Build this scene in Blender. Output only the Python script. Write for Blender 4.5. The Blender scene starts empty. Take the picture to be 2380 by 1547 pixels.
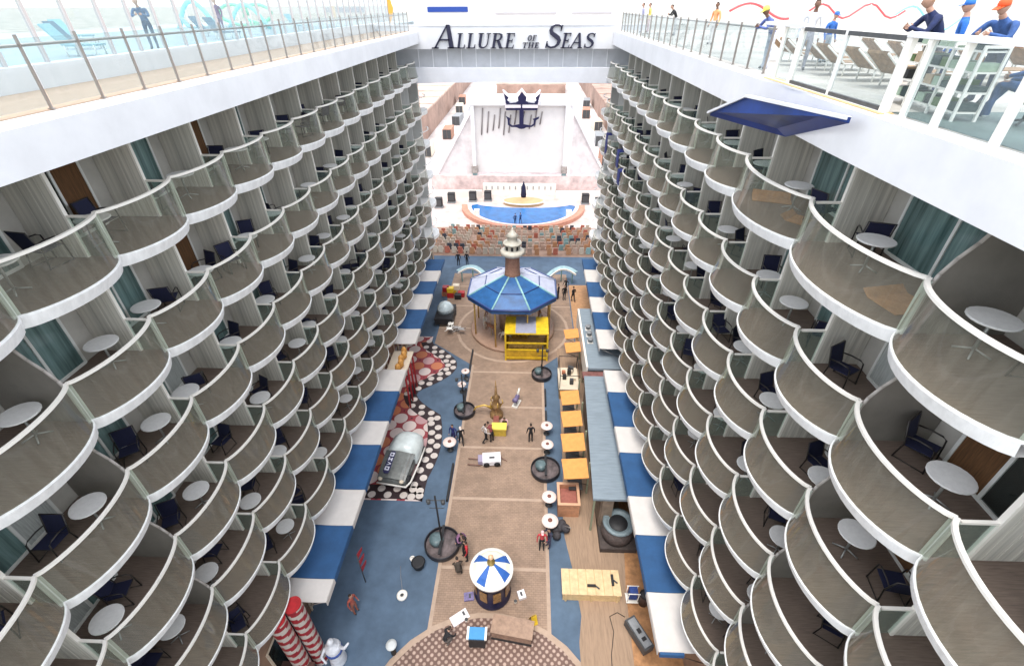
import bpy, bmesh, math, random
from mathutils import Vector, Matrix
R = random.Random(7)
C = bpy.context.scene.collection
rad = math.radians

# ------------------------------------------------------------------ materials
MATS = {}
def mat(name, col, rough=.6, noise=.0, scale=4., metal=0., bump=0., spec=.5, col2=None, stretch=(1, 1, 1)):
    if name in MATS: return MATS[name]
    m = bpy.data.materials.new(name); m.use_nodes = True
    nt = m.node_tree; b = nt.nodes['Principled BSDF']
    b.inputs['Roughness'].default_value = rough; b.inputs['Metallic'].default_value = metal
    b.inputs['Specular IOR Level'].default_value = spec
    b.inputs['Base Color'].default_value = (*col, 1)
    if noise or bump:
        tc = nt.nodes.new('ShaderNodeTexCoord'); mp = nt.nodes.new('ShaderNodeMapping')
        mp.inputs['Scale'].default_value = stretch
        nz = nt.nodes.new('ShaderNodeTexNoise'); nz.inputs['Scale'].default_value = scale
        nz.inputs['Detail'].default_value = 5; nz.inputs['Roughness'].default_value = .65
        nt.links.new(tc.outputs['Object'], mp.inputs[0]); nt.links.new(mp.outputs[0], nz.inputs['Vector'])
        if noise:
            r = nt.nodes.new('ShaderNodeValToRGB')
            c2 = col2 or tuple(max(0, c * (1 - noise)) for c in col)
            c1 = col if col2 else tuple(min(1, c * (1 + noise * .6)) for c in col)
            r.color_ramp.elements[0].position = .33; r.color_ramp.elements[1].position = .67
            r.color_ramp.elements[0].color = (*c2, 1); r.color_ramp.elements[1].color = (*c1, 1)
            nt.links.new(nz.outputs['Fac'], r.inputs[0]); nt.links.new(r.outputs[0], b.inputs['Base Color'])
        if bump:
            bp = nt.nodes.new('ShaderNodeBump'); bp.inputs['Strength'].default_value = bump
            bp.inputs['Distance'].default_value = .02
            nt.links.new(nz.outputs['Fac'], bp.inputs['Height']); nt.links.new(bp.outputs[0], b.inputs['Normal'])
    MATS[name] = m; return m

def glass(name, tint, alpha=.2, rough=.03, diff=None):
    """thin sheet glass: mostly see-through, a weak tinted film and a mirror sheen that grows at grazing angles"""
    m = bpy.data.materials.new(name); m.use_nodes = True; nt = m.node_tree; nt.nodes.clear()
    o = nt.nodes.new('ShaderNodeOutputMaterial'); tr = nt.nodes.new('ShaderNodeBsdfTransparent')
    tr.inputs[0].default_value = (*tint, 1)
    d = nt.nodes.new('ShaderNodeBsdfDiffuse'); d.inputs[0].default_value = (*(diff or (.5, .56, .54)), 1)
    g = nt.nodes.new('ShaderNodeBsdfGlossy'); g.inputs['Roughness'].default_value = rough
    mx = nt.nodes.new('ShaderNodeMixShader'); mx.inputs[0].default_value = alpha
    lw = nt.nodes.new('ShaderNodeLayerWeight'); lw.inputs[0].default_value = .5
    pw = nt.nodes.new('ShaderNodeMath'); pw.operation = 'POWER'; pw.inputs[1].default_value = 4.5; nt.links.new(lw.outputs['Facing'], pw.inputs[0])
    fr = nt.nodes.new('ShaderNodeMath'); fr.operation = 'MULTIPLY_ADD'; fr.inputs[1].default_value = .6; fr.inputs[2].default_value = .035; nt.links.new(pw.outputs[0], fr.inputs[0])
    m2 = nt.nodes.new('ShaderNodeMixShader'); L = nt.links.new
    L(tr.outputs[0], mx.inputs[1]); L(d.outputs[0], mx.inputs[2]); L(fr.outputs[0], m2.inputs[0])
    L(mx.outputs[0], m2.inputs[1]); L(g.outputs[0], m2.inputs[2]); L(m2.outputs[0], o.inputs[0])
    MATS[name] = m; return m

WHITE = mat('white_paint', (.72, .72, .735), .35, .07, .8)
WHITE2 = mat('white_rail_paint', (.80, .765, .70), .4)
FASC = mat('white_fascia_paint', (.87, .87, .86), .45, .12, 3, stretch=(2, 2, .35))
PANELW = mat('taupe_panel', (.56, .535, .475), .6, .30, 2.2, stretch=(5, 5, .1))
SOFFIT = mat('grey_soffit', (.80, .79, .77), .8)
DECKW = mat('weathered_deck', (.165, .120, .095), .7, .30, 5, stretch=(.5, 7, 1), bump=.1)
DOORG = mat('teal_door_glass', (.20, .31, .30), .15, .6, 1.6, spec=.8, col2=(.035, .07, .068), stretch=(3, 3, .15))
DOORD = mat('dark_door_glass', (.02, .026, .024), .1, .4, 2, spec=.8)
CURT = mat('brown_curtain', (.13, .06, .022), .9, .4, 6, stretch=(6, 6, .4))
CURTL = mat('pale_curtain', (.42, .44, .42), .9, .25, 6, stretch=(6, 6, .4))
FRAME = mat('white_door_frame', (.74, .74, .71), .4)
NAVY = mat('navy_fabric', (.007, .009, .040), .85, .3, 30)
BRONZE = mat('bronze_frame', (.045, .04, .038), .4, metal=.6)
TABT = mat('grey_white_table_top', (.66, .65, .63), .45, .08, 8)
TLEG = mat('grey_table_leg', (.35, .35, .34), .4, metal=.5)
GLASSB = glass('balcony_glass', (.88, .90, .85), .26, diff=(.37, .355, .29))
_nt = GLASSB.node_tree                                   # vertical noise streaks vary the strength of the pane film
_tc = _nt.nodes.new('ShaderNodeTexCoord'); _mp = _nt.nodes.new('ShaderNodeMapping'); _mp.inputs['Scale'].default_value = (5, 5, .5); _nz = _nt.nodes.new('ShaderNodeTexNoise'); _nz.inputs['Scale'].default_value = 1.6; _nz.inputs['Detail'].default_value = 4
_mr = _nt.nodes.new('ShaderNodeMapRange'); _mr.inputs[1].default_value = .35; _mr.inputs[2].default_value = .7; _mr.inputs[3].default_value = .15; _mr.inputs[4].default_value = .23
_nt.links.new(_tc.outputs['Object'], _mp.inputs[0]); _nt.links.new(_mp.outputs[0], _nz.inputs['Vector']); _nt.links.new(_nz.outputs['Fac'], _mr.inputs[0])
_nt.links.new(_mr.outputs[0], [n for n in _nt.nodes if n.type == 'MIX_SHADER'][0].inputs[0])
TEALG = glass('teal_side_glass', (.88, .94, .91), .14, diff=(.36, .44, .40))
GLASSD = glass('deck_glass', (.90, .94, .95), .10)
STEEL = mat('brushed_steel', (.30, .27, .25), .35, metal=.7)
TAN = mat('tan_deck_boards', (.42, .30, .21), .7, .18, 4, stretch=(6, .6, 1))
BLACK = mat('black_matt', (.012, .012, .014), .6)
DGREY = mat('dark_grey', (.06, .062, .065), .55, .3, 6)
GREY = mat('mid_grey', (.24, .25, .26), .6, .2, 4)
YEL = mat('yellow_paint', (.75, .50, .02), .5, .25, 3)
GOLD = mat('gold_paint', (.62, .40, .10), .4, .3, 8, metal=.2)
BLUEA = mat('blue_awning', (.022, .085, .21), .8, .16, 1.2)
WHA = mat('white_awning', (.62, .585, .55), .8, .06, 2)
CARPET = mat('blue_rubber_deck', (.085, .132, .195), .85, .22, .9, bump=.1)
PAVE = mat('brown_pavers', (.33, .23, .165), .8, .22, 1.1, bump=.15)
PAVEL = mat('pale_paver_border', (.42, .31, .235), .8, .12, 3)
SAND = mat('sand_boards', (.33, .225, .15), .75, .2, 2.5, stretch=(5, .5, 1))
ORWOOD = mat('orange_wood', (.42, .21, .09), .6, .35, 3)
ROOFG = mat('blue_grey_roof', (.22, .27, .31), .7, .16, 1.6, stretch=(.6, 4, 1))
ORANGE = mat('orange_canvas', (.70, .31, .085), .85, .12, 3)
BRICK = mat('red_brick_tone', (.36, .19, .13), .8, .25, 6)
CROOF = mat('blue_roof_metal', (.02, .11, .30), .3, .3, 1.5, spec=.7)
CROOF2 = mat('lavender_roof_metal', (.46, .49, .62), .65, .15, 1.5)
TEALM = mat('pale_teal', (.30, .55, .55), .5, .2, 3)
POOL = mat('blue_pool_floor', (.012, .13, .36), .25, .3, .8, spec=.8)
PINKW = mat('pink_white_deck', (.56, .45, .41), .8, .3, .5)
TERRA = mat('terracotta', (.45, .17, .09), .7, .3, 3)
RED = mat('red_paint', (.42, .015, .02), .5, .2, 5)
CREAM = mat('cream_paint', (.70, .60, .46), .5, .1, 5)
LAV = mat('lavender_panel', (.33, .34, .43), .5, .15, 3)
SKIN = mat('skin', (.42, .24, .17), .6); SKIND = mat('dark_skin', (.16, .08, .05), .6)
DENIM = mat('blue_denim', (.05, .10, .22), .9, .35, 12)
CONC = mat('pale_concrete', (.60, .55, .53), .9, .3, .12)
SHEDB = mat('brown_shed', (.36, .24, .19), .9, .3, .25)
HARB = mat('harbour_land', (.46, .43, .38), .95, .5, .03, col2=(.20, .22, .20))
PLY = mat('pale_plywood', (.60, .42, .21), .7, .2, 4)
def brick_joints(m):
    nt = m.node_tree; L = nt.links.new; b = nt.nodes['Principled BSDF']; src = b.inputs['Base Color'].links[0].from_socket
    br_ = nt.nodes.new('ShaderNodeTexBrick'); br_.inputs['Scale'].default_value = 2.2; br_.inputs['Mortar Size'].default_value = .018; br_.inputs['Mortar Smooth'].default_value = .3
    br_.inputs['Color1'].default_value = (1, 1, 1, 1); br_.inputs['Color2'].default_value = (.86, .86, .88, 1); br_.inputs['Mortar'].default_value = (.62, .6, .58, 1)
    tc = nt.nodes.new('ShaderNodeTexCoord'); L(tc.outputs['Object'], br_.inputs['Vector'])
    mx = nt.nodes.new('ShaderNodeMix'); mx.data_type = 'RGBA'; mx.blend_type = 'MULTIPLY'; mx.inputs[0].default_value = 1
    L(src, mx.inputs[6]); L(br_.outputs['Color'], mx.inputs[7]); L(mx.outputs[2], b.inputs['Base Color']); return m
def cm(name, col, **k): return mat(name, col, k.pop('rough', .75), k.pop('noise', .15), 8, **k)

# ------------------------------------------------------------------ mesh builder
class MB:
    def __init__(s): s.v = []; s.f = []; s.m = []; s.sm = []
    def add(s, vs, fs, m=0, smooth=False, M=None):
        n = len(s.v)
        if M: vs = [M @ Vector(v) for v in vs]
        s.v += [tuple(v) for v in vs]; s.f += [tuple(i + n for i in f) for f in fs]
        s.m += [m] * len(fs); s.sm += [smooth] * len(fs); return s
    def box(s, x0, x1, y0, y1, z0, z1, m=0, M=None):
        if x0 > x1: x0, x1 = x1, x0
        if y0 > y1: y0, y1 = y1, y0
        if z0 > z1: z0, z1 = z1, z0
        vs = [(x0, y0, z0), (x1, y0, z0), (x1, y1, z0), (x0, y1, z0), (x0, y0, z1), (x1, y0, z1), (x1, y1, z1), (x0, y1, z1)]
        return s.add(vs, [(0, 3, 2, 1), (4, 5, 6, 7), (0, 1, 5, 4), (1, 2, 6, 5), (2, 3, 7, 6), (3, 0, 4, 7)], m, False, M)
    def tube(s, pts, r, n=8, m=0, M=None, caps=True, r1=None):
        pts = [Vector(p) for p in pts]; vs = []; k = len(pts)
        for i, p in enumerate(pts):
            t = (pts[min(i + 1, k - 1)] - pts[max(i - 1, 0)]).normalized()
            a = Vector((0, 0, 1)) if abs(t.z) < .9 else Vector((0, 1, 0))
            u = t.cross(a).normalized(); w = u.cross(t)
            rr = r if r1 is None else r + (r1 - r) * i / (k - 1)
            for j in range(n):
                an = 2 * math.pi * j / n; vs.append(p + u * rr * math.cos(an) + w * rr * math.sin(an))
        fs = [(i * n + j, i * n + (j + 1) % n, (i + 1) * n + (j + 1) % n, (i + 1) * n + j) for i in range(k - 1) for j in range(n)]
        if caps: fs += [tuple(range(n - 1, -1, -1)), tuple((k - 1) * n + j for j in range(n))]
        return s.add(vs, fs, m, True, M)
    def lathe(s, prof, c=(0, 0, 0), n=20, m=0, M=None, ms=None):
        vs = []; k = len(prof)
        for r, z in prof:
            for j in range(n):
                a = 2 * math.pi * j / n; vs.append((c[0] + r * math.cos(a), c[1] + r * math.sin(a), c[2] + z))
        for i in range(k - 1):
            fs = [(i * n + j, i * n + (j + 1) % n, (i + 1) * n + (j + 1) % n, (i + 1) * n + j) for j in range(n)]
            if i == 0: s.add(vs, fs, ms[0] if ms else m, True, M); base = len(s.v) - len(vs)
            else:
                s.f += [tuple(q + base for q in f) for f in fs]; s.m += [ms[i] if ms else m] * n; s.sm += [True] * n
        s.f += [tuple(base + q for q in range(n - 1, -1, -1)), tuple(base + (k - 1) * n + j for j in range(n))]
        s.m += [ms[0] if ms else m, ms[-1] if ms else m]; s.sm += [False, False]
        return s
    def prism(s, poly, z0, z1, m=0, mt=None, ms=None, M=None):
        a = sum(poly[i][0] * poly[(i + 1) % len(poly)][1] - poly[(i + 1) % len(poly)][0] * poly[i][1] for i in range(len(poly)))
        if a < 0: poly = poly[::-1]
        n = len(poly); vs = [(x, y, z0) for x, y in poly] + [(x, y, z1) for x, y in poly]
        s.add(vs, [tuple(range(n - 1, -1, -1))], m, False, M); b = len(s.v) - 2 * n
        s.f.append(tuple(b + n + i for i in range(n))); s.m.append(m if mt is None else mt); s.sm.append(False)
        for i in range(n):
            s.f.append((b + i, b + (i + 1) % n, b + n + (i + 1) % n, b + n + i)); s.m.append(m if ms is None else ms); s.sm.append(False)
        return s
    def ribbon(s, pts, w, h, m=0):
        """rectangular section swept along pts, w across (in plan), h up"""
        pts = [Vector(p) for p in pts]; vs = []; k = len(pts)
        for i, p in enumerate(pts):
            t = (pts[min(i + 1, k - 1)] - pts[max(i - 1, 0)]); t.z = 0; t.normalize(); u = Vector((t.y, -t.x, 0)) * w / 2
            vs += [p + u + Vector((0, 0, -h / 2)), p + u + Vector((0, 0, h / 2)), p - u + Vector((0, 0, h / 2)), p - u + Vector((0, 0, -h / 2))]
        fs = [(i * 4 + j, i * 4 + (j + 1) % 4, (i + 1) * 4 + (j + 1) % 4, (i + 1) * 4 + j) for i in range(k - 1) for j in range(4)]
        fs += [(3, 2, 1, 0), tuple((k - 1) * 4 + j for j in range(4))]
        return s.add(vs, fs, m)
    def mesh(s, name, mats):
        me = bpy.data.meshes.new(name); me.from_pydata(s.v, [], s.f); me.validate()
        for m in (mats if isinstance(mats, (list, tuple)) else [mats]): me.materials.append(m)
        if len(me.polygons) == len(s.f):
            me.polygons.foreach_set('material_index', s.m); me.polygons.foreach_set('use_smooth', s.sm)
        me.update(); return me
    def build(s, name, mats, parent=None, loc=(0, 0, 0), rz=0):
        return obj(name, s.mesh(name, mats), parent, loc, rz)

def obj(name, me, parent=None, loc=(0, 0, 0), rz=0):
    o = bpy.data.objects.new(name, me); C.objects.link(o); o.location = loc; o.rotation_euler = (0, 0, rz)
    if parent: o.parent = parent
    return o
def tag(o, label, cat, group=None):
    o['label'] = label; o['category'] = cat
    if group: o['group'] = group
    return o
def thing(name, label, cat, loc=(0, 0, 0), rz=0, group=None):
    return tag(obj(name, None, None, loc, rz), label, cat, group)
def struct(o): o['kind'] = 'structure'; return o
def dup(root, loc, rz, label=None):
    r = root.copy(); C.objects.link(r); r.location = loc; r.rotation_euler = (0, 0, rz)
    if label: r['label'] = label
    for ch in list(root.children):
        c = ch.copy(); C.objects.link(c); c.parent = r
        for g in list(ch.children):
            d = g.copy(); C.objects.link(d); d.parent = c
    return r
ORD = ['first', 'second', 'third', 'fourth', 'fifth', 'sixth', 'seventh', 'eighth', 'ninth', 'tenth', 'eleventh', 'twelfth',
       'thirteenth', 'fourteenth', 'fifteenth', 'sixteenth', 'seventeenth', 'eighteenth']

# ------------------------------------------------------------------ camera, light, world
sc = bpy.context.scene
F, PI, YA, RO = 1093.6, rad(34.89), rad(2.218), rad(-.30)
fw = Vector((-math.sin(YA) * math.cos(PI), math.cos(YA) * math.cos(PI), -math.sin(PI)))
r0 = Vector((math.cos(YA), math.sin(YA), 0)); u0 = r0.cross(fw)
rr = r0 * math.cos(RO) + u0 * math.sin(RO); uu = u0 * math.cos(RO) - r0 * math.sin(RO)
cd = bpy.data.cameras.new('camera'); cam = bpy.data.objects.new('camera', cd); C.objects.link(cam)
cam.matrix_world = Matrix((rr, uu, -fw)).transposed().to_4x4()
cd.sensor_width = 36; cd.lens = 36 * F / 2380; cd.clip_end = 90000; cd.clip_start = .05
sc.camera = cam
W = bpy.data.worlds.new('World'); sc.world = W; W.use_nodes = True
nt = W.node_tree; bg = nt.nodes['Background']
sky = nt.nodes.new('ShaderNodeTexSky'); sky.sky_type = 'NISHITA'; sky.sun_disc = False
SE, SR = rad(74), rad(200)
sky.sun_elevation = SE; sky.sun_rotation = SR; sky.dust_density = 1.5; sky.air_density = 1.0; sky.ozone_density = .6
hs = nt.nodes.new('ShaderNodeMix'); hs.data_type = 'RGBA'; hs.inputs[0].default_value = .6     # overcast: the blue sky veiled by even cloud
hs.inputs[7].default_value = (8.2, 8.25, 8.3, 1); nt.links.new(sky.outputs[0], hs.inputs[6]); nt.links.new(hs.outputs[2], bg.inputs[0]); bg.inputs[1].default_value = .15
sd = bpy.data.lights.new('sun', 'SUN'); sd.energy = 1.15; sd.angle = rad(22); sd.color = (1, .95, .88)
so = bpy.data.objects.new('sun', sd); C.objects.link(so)
d = Vector((math.sin(SR) * math.cos(SE), math.cos(SR) * math.cos(SE), math.sin(SE)))
so.rotation_euler = d.to_track_quat('Z', 'Y').to_euler()
sc.view_settings.view_transform = 'Standard'; sc.view_settings.look = 'None'; sc.view_settings.exposure = 1.32
sc.cycles.transparent_max_bounces = 24; sc.cycles.max_bounces = 8; sc.cycles.diffuse_bounces = 4
sc.cycles.use_denoising = True

# ------------------------------------------------------------------ setting: decks, boardwalk, quay
XL, XR = -10.0, 6.88
FZ = -25.0
o = struct(MB().prism([(-13.5, -6), (10.4, -6), (10.4, 52), (-13.5, 52)], FZ - .4, FZ).build('blue_deck', CARPET))
m = MB()
m.prism([(-4.62, 9.9), (1.42, 9.9), (1.42, 31), (4.3, 34), (4.3, 47.5), (-8.3, 47.5), (-8.3, 34), (-4.62, 31)], FZ, FZ + .006)
struct(m.build('paved_path', brick_joints(PAVE)))
m = MB()
for y in (13.55, 17.9, 22.0, 26.0, 30.1): m.box(-4.42, 1.24, y - .09, y + .09, FZ + .006, FZ + .011)
for x in (-4.62, 1.24): m.box(x, x + .19, 10.2, 31, FZ + .006, FZ + .012)
for y in (36.5, 40.5, 44.5): m.box(-8.3, 4.3, y - .08, y + .08, FZ + .006, FZ + .011)
n = 28
ring = lambda r: [(-1.35 + r * math.cos(2 * math.pi * i / n), 36.6 + r * math.sin(2 * math.pi * i / n)) for i in range(n)]
a, b = ring(5.0), ring(5.25)
for i in range(n):
    j = (i + 1) % n; m.add([(*a[i], FZ + .014), (*b[i], FZ + .014), (*b[j], FZ + .014), (*a[j], FZ + .014)], [(0, 1, 2, 3)])
struct(m.build('paver_border', PAVEL))
m = MB()
wav = [(2.75, 6), (2.75, 10.1), (2.95, 11.3), (2.7, 13.5), (2.35, 15.5), (2.3, 17.6), (2.5, 20), (2.6, 26), (2.7, 33.5)]
m.prism([(10.3, 6)] + wav + [(10.3, 33.5)], FZ, FZ + .03); struct(m.build('sand_deck', SAND))
m = MB().prism([(5.75, 6.2), (5.2, 9.2), (5.35, 12.5), (5.7, 15.5), (5.8, 20), (5.9, 26), (10.3, 26), (10.3, 6.2)], FZ + .03, FZ + .05)
struct(m.build('orange_wood_floor', ORWOOD))
struct(MB().box(4.4, 10.3, 34, 45, FZ, FZ + .04).build('amber_shop_floor', mat('amber_boards', (.46, .25, .12), .7, .2, 3)))

def pattern_mat(name, kind):
    m = bpy.data.materials.new(name); m.use_nodes = True; nt = m.node_tree; b = nt.nodes['Principled BSDF']; L = nt.links.new
    b.inputs['Roughness'].default_value = .6
    tc = nt.nodes.new('ShaderNodeTexCoord'); mp = nt.nodes.new('ShaderNodeMapping'); L(tc.outputs['Object'], mp.inputs[0])
    vo = nt.nodes.new('ShaderNodeTexVoronoi'); vo.voronoi_dimensions = '2D'; vo.inputs['Randomness'].default_value = 0 if kind != 'mosaic' else .12
    L(mp.outputs[0], vo.inputs['Vector'])
    if kind == 'cobble':
        mp.inputs['Rotation'].default_value = (0, 0, rad(38)); vo.inputs['Scale'].default_value = 4.2
        r = nt.nodes.new('ShaderNodeValToRGB'); L(vo.outputs['Distance'], r.inputs[0])
        e = r.color_ramp.elements; e[0].color = (.44, .32, .26, 1); e[0].position = .24; e[1].color = (.15, .085, .066, 1); e[1].position = .38
        nz = nt.nodes.new('ShaderNodeTexNoise'); nz.inputs['Scale'].default_value = 2.2; L(tc.outputs['Object'], nz.inputs['Vector'])
        mx = nt.nodes.new('ShaderNodeMix'); mx.data_type = 'RGBA'; mx.blend_type = 'MULTIPLY'; mx.inputs[0].default_value = .7
        L(r.outputs[0], mx.inputs[6]); nr = nt.nodes.new('ShaderNodeValToRGB'); nr.color_ramp.elements[0].color = (.7, .68, .66, 1); nr.color_ramp.elements[0].position = .35; nr.color_ramp.elements[1].position = .6; L(nz.outputs['Fac'], nr.inputs[0]); L(nr.outputs[0], mx.inputs[7]); L(mx.outputs[2], b.inputs['Base Color'])
    else:
        mp.inputs['Rotation'].default_value = (0, 0, rad(45)); vo.inputs['Scale'].default_value = .92
        hr = nt.nodes.new('ShaderNodeValToRGB'); hr.color_ramp.interpolation = 'CONSTANT'
        s = nt.nodes.new('ShaderNodeSeparateColor'); L(vo.outputs['Color'], s.inputs[0]); L(s.outputs[0], hr.inputs[0])
        e = hr.color_ramp.elements; e[0].color = (.66, .55, .51, 1); e[1].position = .55; e[1].color = (.55, .19, .09, 1)
        e2 = hr.color_ramp.elements.new(.78); e2.color = (.50, .30, .30, 1)
        r = nt.nodes.new('ShaderNodeValToRGB'); r.color_ramp.interpolation = 'CONSTANT'; L(vo.outputs['Distance'], r.inputs[0])
        e = r.color_ramp.elements; e[0].color = (1, 1, 1, 1); e[1].position = .45; e[1].color = (0, 0, 0, 1)
        r2 = nt.nodes.new('ShaderNodeValToRGB'); r2.color_ramp.interpolation = 'CONSTANT'; L(vo.outputs['Distance'], r2.inputs[0])
        e = r2.color_ramp.elements; e[0].color = (.30, .045, .055, 1); e[1].position = .66; e[1].color = (.015, .01, .012, 1)
        mx = nt.nodes.new('ShaderNodeMix'); mx.data_type = 'RGBA'; L(r.outputs[0], mx.inputs[0]); L(r2.outputs[0], mx.inputs[6]); L(hr.outputs[0], mx.inputs[7])
        L(mx.outputs[2], b.inputs['Base Color'])
    return m
COB = pattern_mat('diagonal_cobbles', 'cobble'); MOS = pattern_mat('round_mosaic', 'mosaic')
ang = [rad(a) for a in range(0, 181, 12)]
plz = [(-1.6 + 5.3 * math.cos(a), 5.9 + 5.15 * math.sin(a)) for a in ang]
plz2 = [(-1.6 + 5.6 * math.cos(a), 5.9 + 5.4 * math.sin(a)) for a in ang]
struct(MB().prism(plz2 + [(-7.2, 2), (4, 2)], FZ + .012, FZ + .02).build('plaza_kerb', PAVEL))
struct(MB().prism(plz + [(-6.9, 2), (3.7, 2)], FZ + .02, FZ + .026).build('cobbled_plaza', COB))
def lobe():
    pts = []
    for i in range(60):
        y = 17.6 + (35 - 17.6) * i / 59
        x = -6.55 + .85 * math.sin((y - 18.2) / 1.0 * .62) if y < 26 else 0
        if y < 19: x = -6.3
        elif y < 25: x = -6.35 + .5 * math.sin((y - 19) / 6 * math.pi)
        elif y < 27.5: x = -6.35 - 2.3 * math.sin((y - 25) / 5 * math.pi)
        elif y < 34: x = -8.65 + 2.75 * math.sin((y - 27.5) / 6.5 * math.pi)
        else: x = -8.6
        pts.append((x, y))
    return [(-11.5, 17.6)] + pts + [(-11.5, 35)]
lb = lobe()
struct(MB().prism(lb, FZ + .004, FZ + .016).build('mosaic_floor', MOS))
# black band with two staggered rows of pale round tiles edging the mosaic
m = MB(); walk = []
for i in range(1, len(lb) - 2):
    p, q = Vector((*lb[i], 0)), Vector((*lb[i + 1], 0)); n_ = max(1, int((q - p).length / .1))
    walk += [p + (q - p) * k / n_ for k in range(n_)]
lead = [Vector((-11.5 + .1 * k, 17.75, 0)) for k in range(52)]; walk = lead + walk
acc = 0; prev = walk[0]; k = 0
for i in range(2, len(walk) - 3):
    c = walk[i]; acc += (c - prev).length; prev = c; dd = (walk[i + 3] - walk[i - 2]).normalized(); nn = Vector((-dd.y, dd.x, 0))
    if acc < .44: continue
    acc = 0; k += 1
    for row in (0, 1):
        if (k + row) % 2: continue
        cc = c + nn * (.24 + .46 * row); z = FZ + .022
        m.add([(cc.x + .25 * math.cos(t * math.pi / 5), cc.y + .25 * math.sin(t * math.pi / 5), z) for t in range(10)], [tuple(range(10))], 1)
vsb = []; st = walk[::4]
for i in range(1, len(st) - 1):
    dd = (st[i + 1] - st[i - 1]).normalized(); nn = Vector((-dd.y, dd.x, 0)); a_ = st[i] - nn * .05; b_ = st[i] + nn * .98; vsb += [(a_.x, a_.y, FZ + .019), (b_.x, b_.y, FZ + .019)]
m.add(vsb, [(2 * i, 2 * i + 2, 2 * i + 3, 2 * i + 1) for i in range(len(vsb) // 2 - 1)], 0)
struct(m.build('tile_border', [mat('black_tile', (.03, .016, .018), .5), mat('white_tile', (.62, .55, .50), .5, .12, 3)]))

struct(MB().prism([(-40000, -3000), (40000, -3000), (40000, 40000), (-40000, 40000)], -36.5, -36).build('harbour_ground', HARB))
struct(MB().prism([(-90, 96), (90, 96), (90, 420), (-90, 420)], -36, -30).build('quay_apron', CONC))
struct(MB().prism([(-26, 89), (22, 89), (22, 96.5), (-26, 96.5)], -31, -29.98).build('stern_apron', PINKW))
# aqua theatre terrace beyond the boardwalk (ship's stern)
m = MB()
for i in range(9):
    y = 52 + i * 1.75; z = FZ - .35 * i
    m.box(-16, 13, y, y + 1.75, -29, z)
struct(m.build('terrace_steps', mat('terrace_rubber', (.34, .22, .16), .85, .3, .9)))
struct(MB().box(-26, 22, 67.75, 88, -29, -28.15).build('stern_deck', PINKW))
m = MB()
for i in range(9):
    y = 52.75 + i * 1.75; z = FZ - .35 * i; n = 34
    for j in range(n):
        x = -14.6 + j * .78 + R.uniform(-.06, .06)
        if abs(x + 1.5) > 11.5 - i * .12: continue
        if R.random() < .08: continue
        c = R.choice([0, 1, 1, 1, 2, 2, 3, 4, 4, 4, 5])
        yy = y + .014 * (x + 1.5) ** 2 * .35
        m.box(x - .27, x + .27, yy - .2, yy + .28, z + .0, z + .43, c); m.box(x - .27, x + .27, yy - .3, yy - .2, z, z + .85, c)
so_ = m.build('audience_seats', [cm('seat_red', (.46, .14, .09)), cm('seat_cream', (.55, .47, .38)), cm('seat_orange', (.52, .27, .14)),
                                cm('seat_dark', (.05, .06, .08)), cm('seat_pink', (.52, .37, .29)), cm('seat_teal', (.25, .40, .40))])
so_['kind'] = 'stuff'; tag(so_, 'red, cream and orange seats in curved rows before the blue pool', 'seats')

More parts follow.
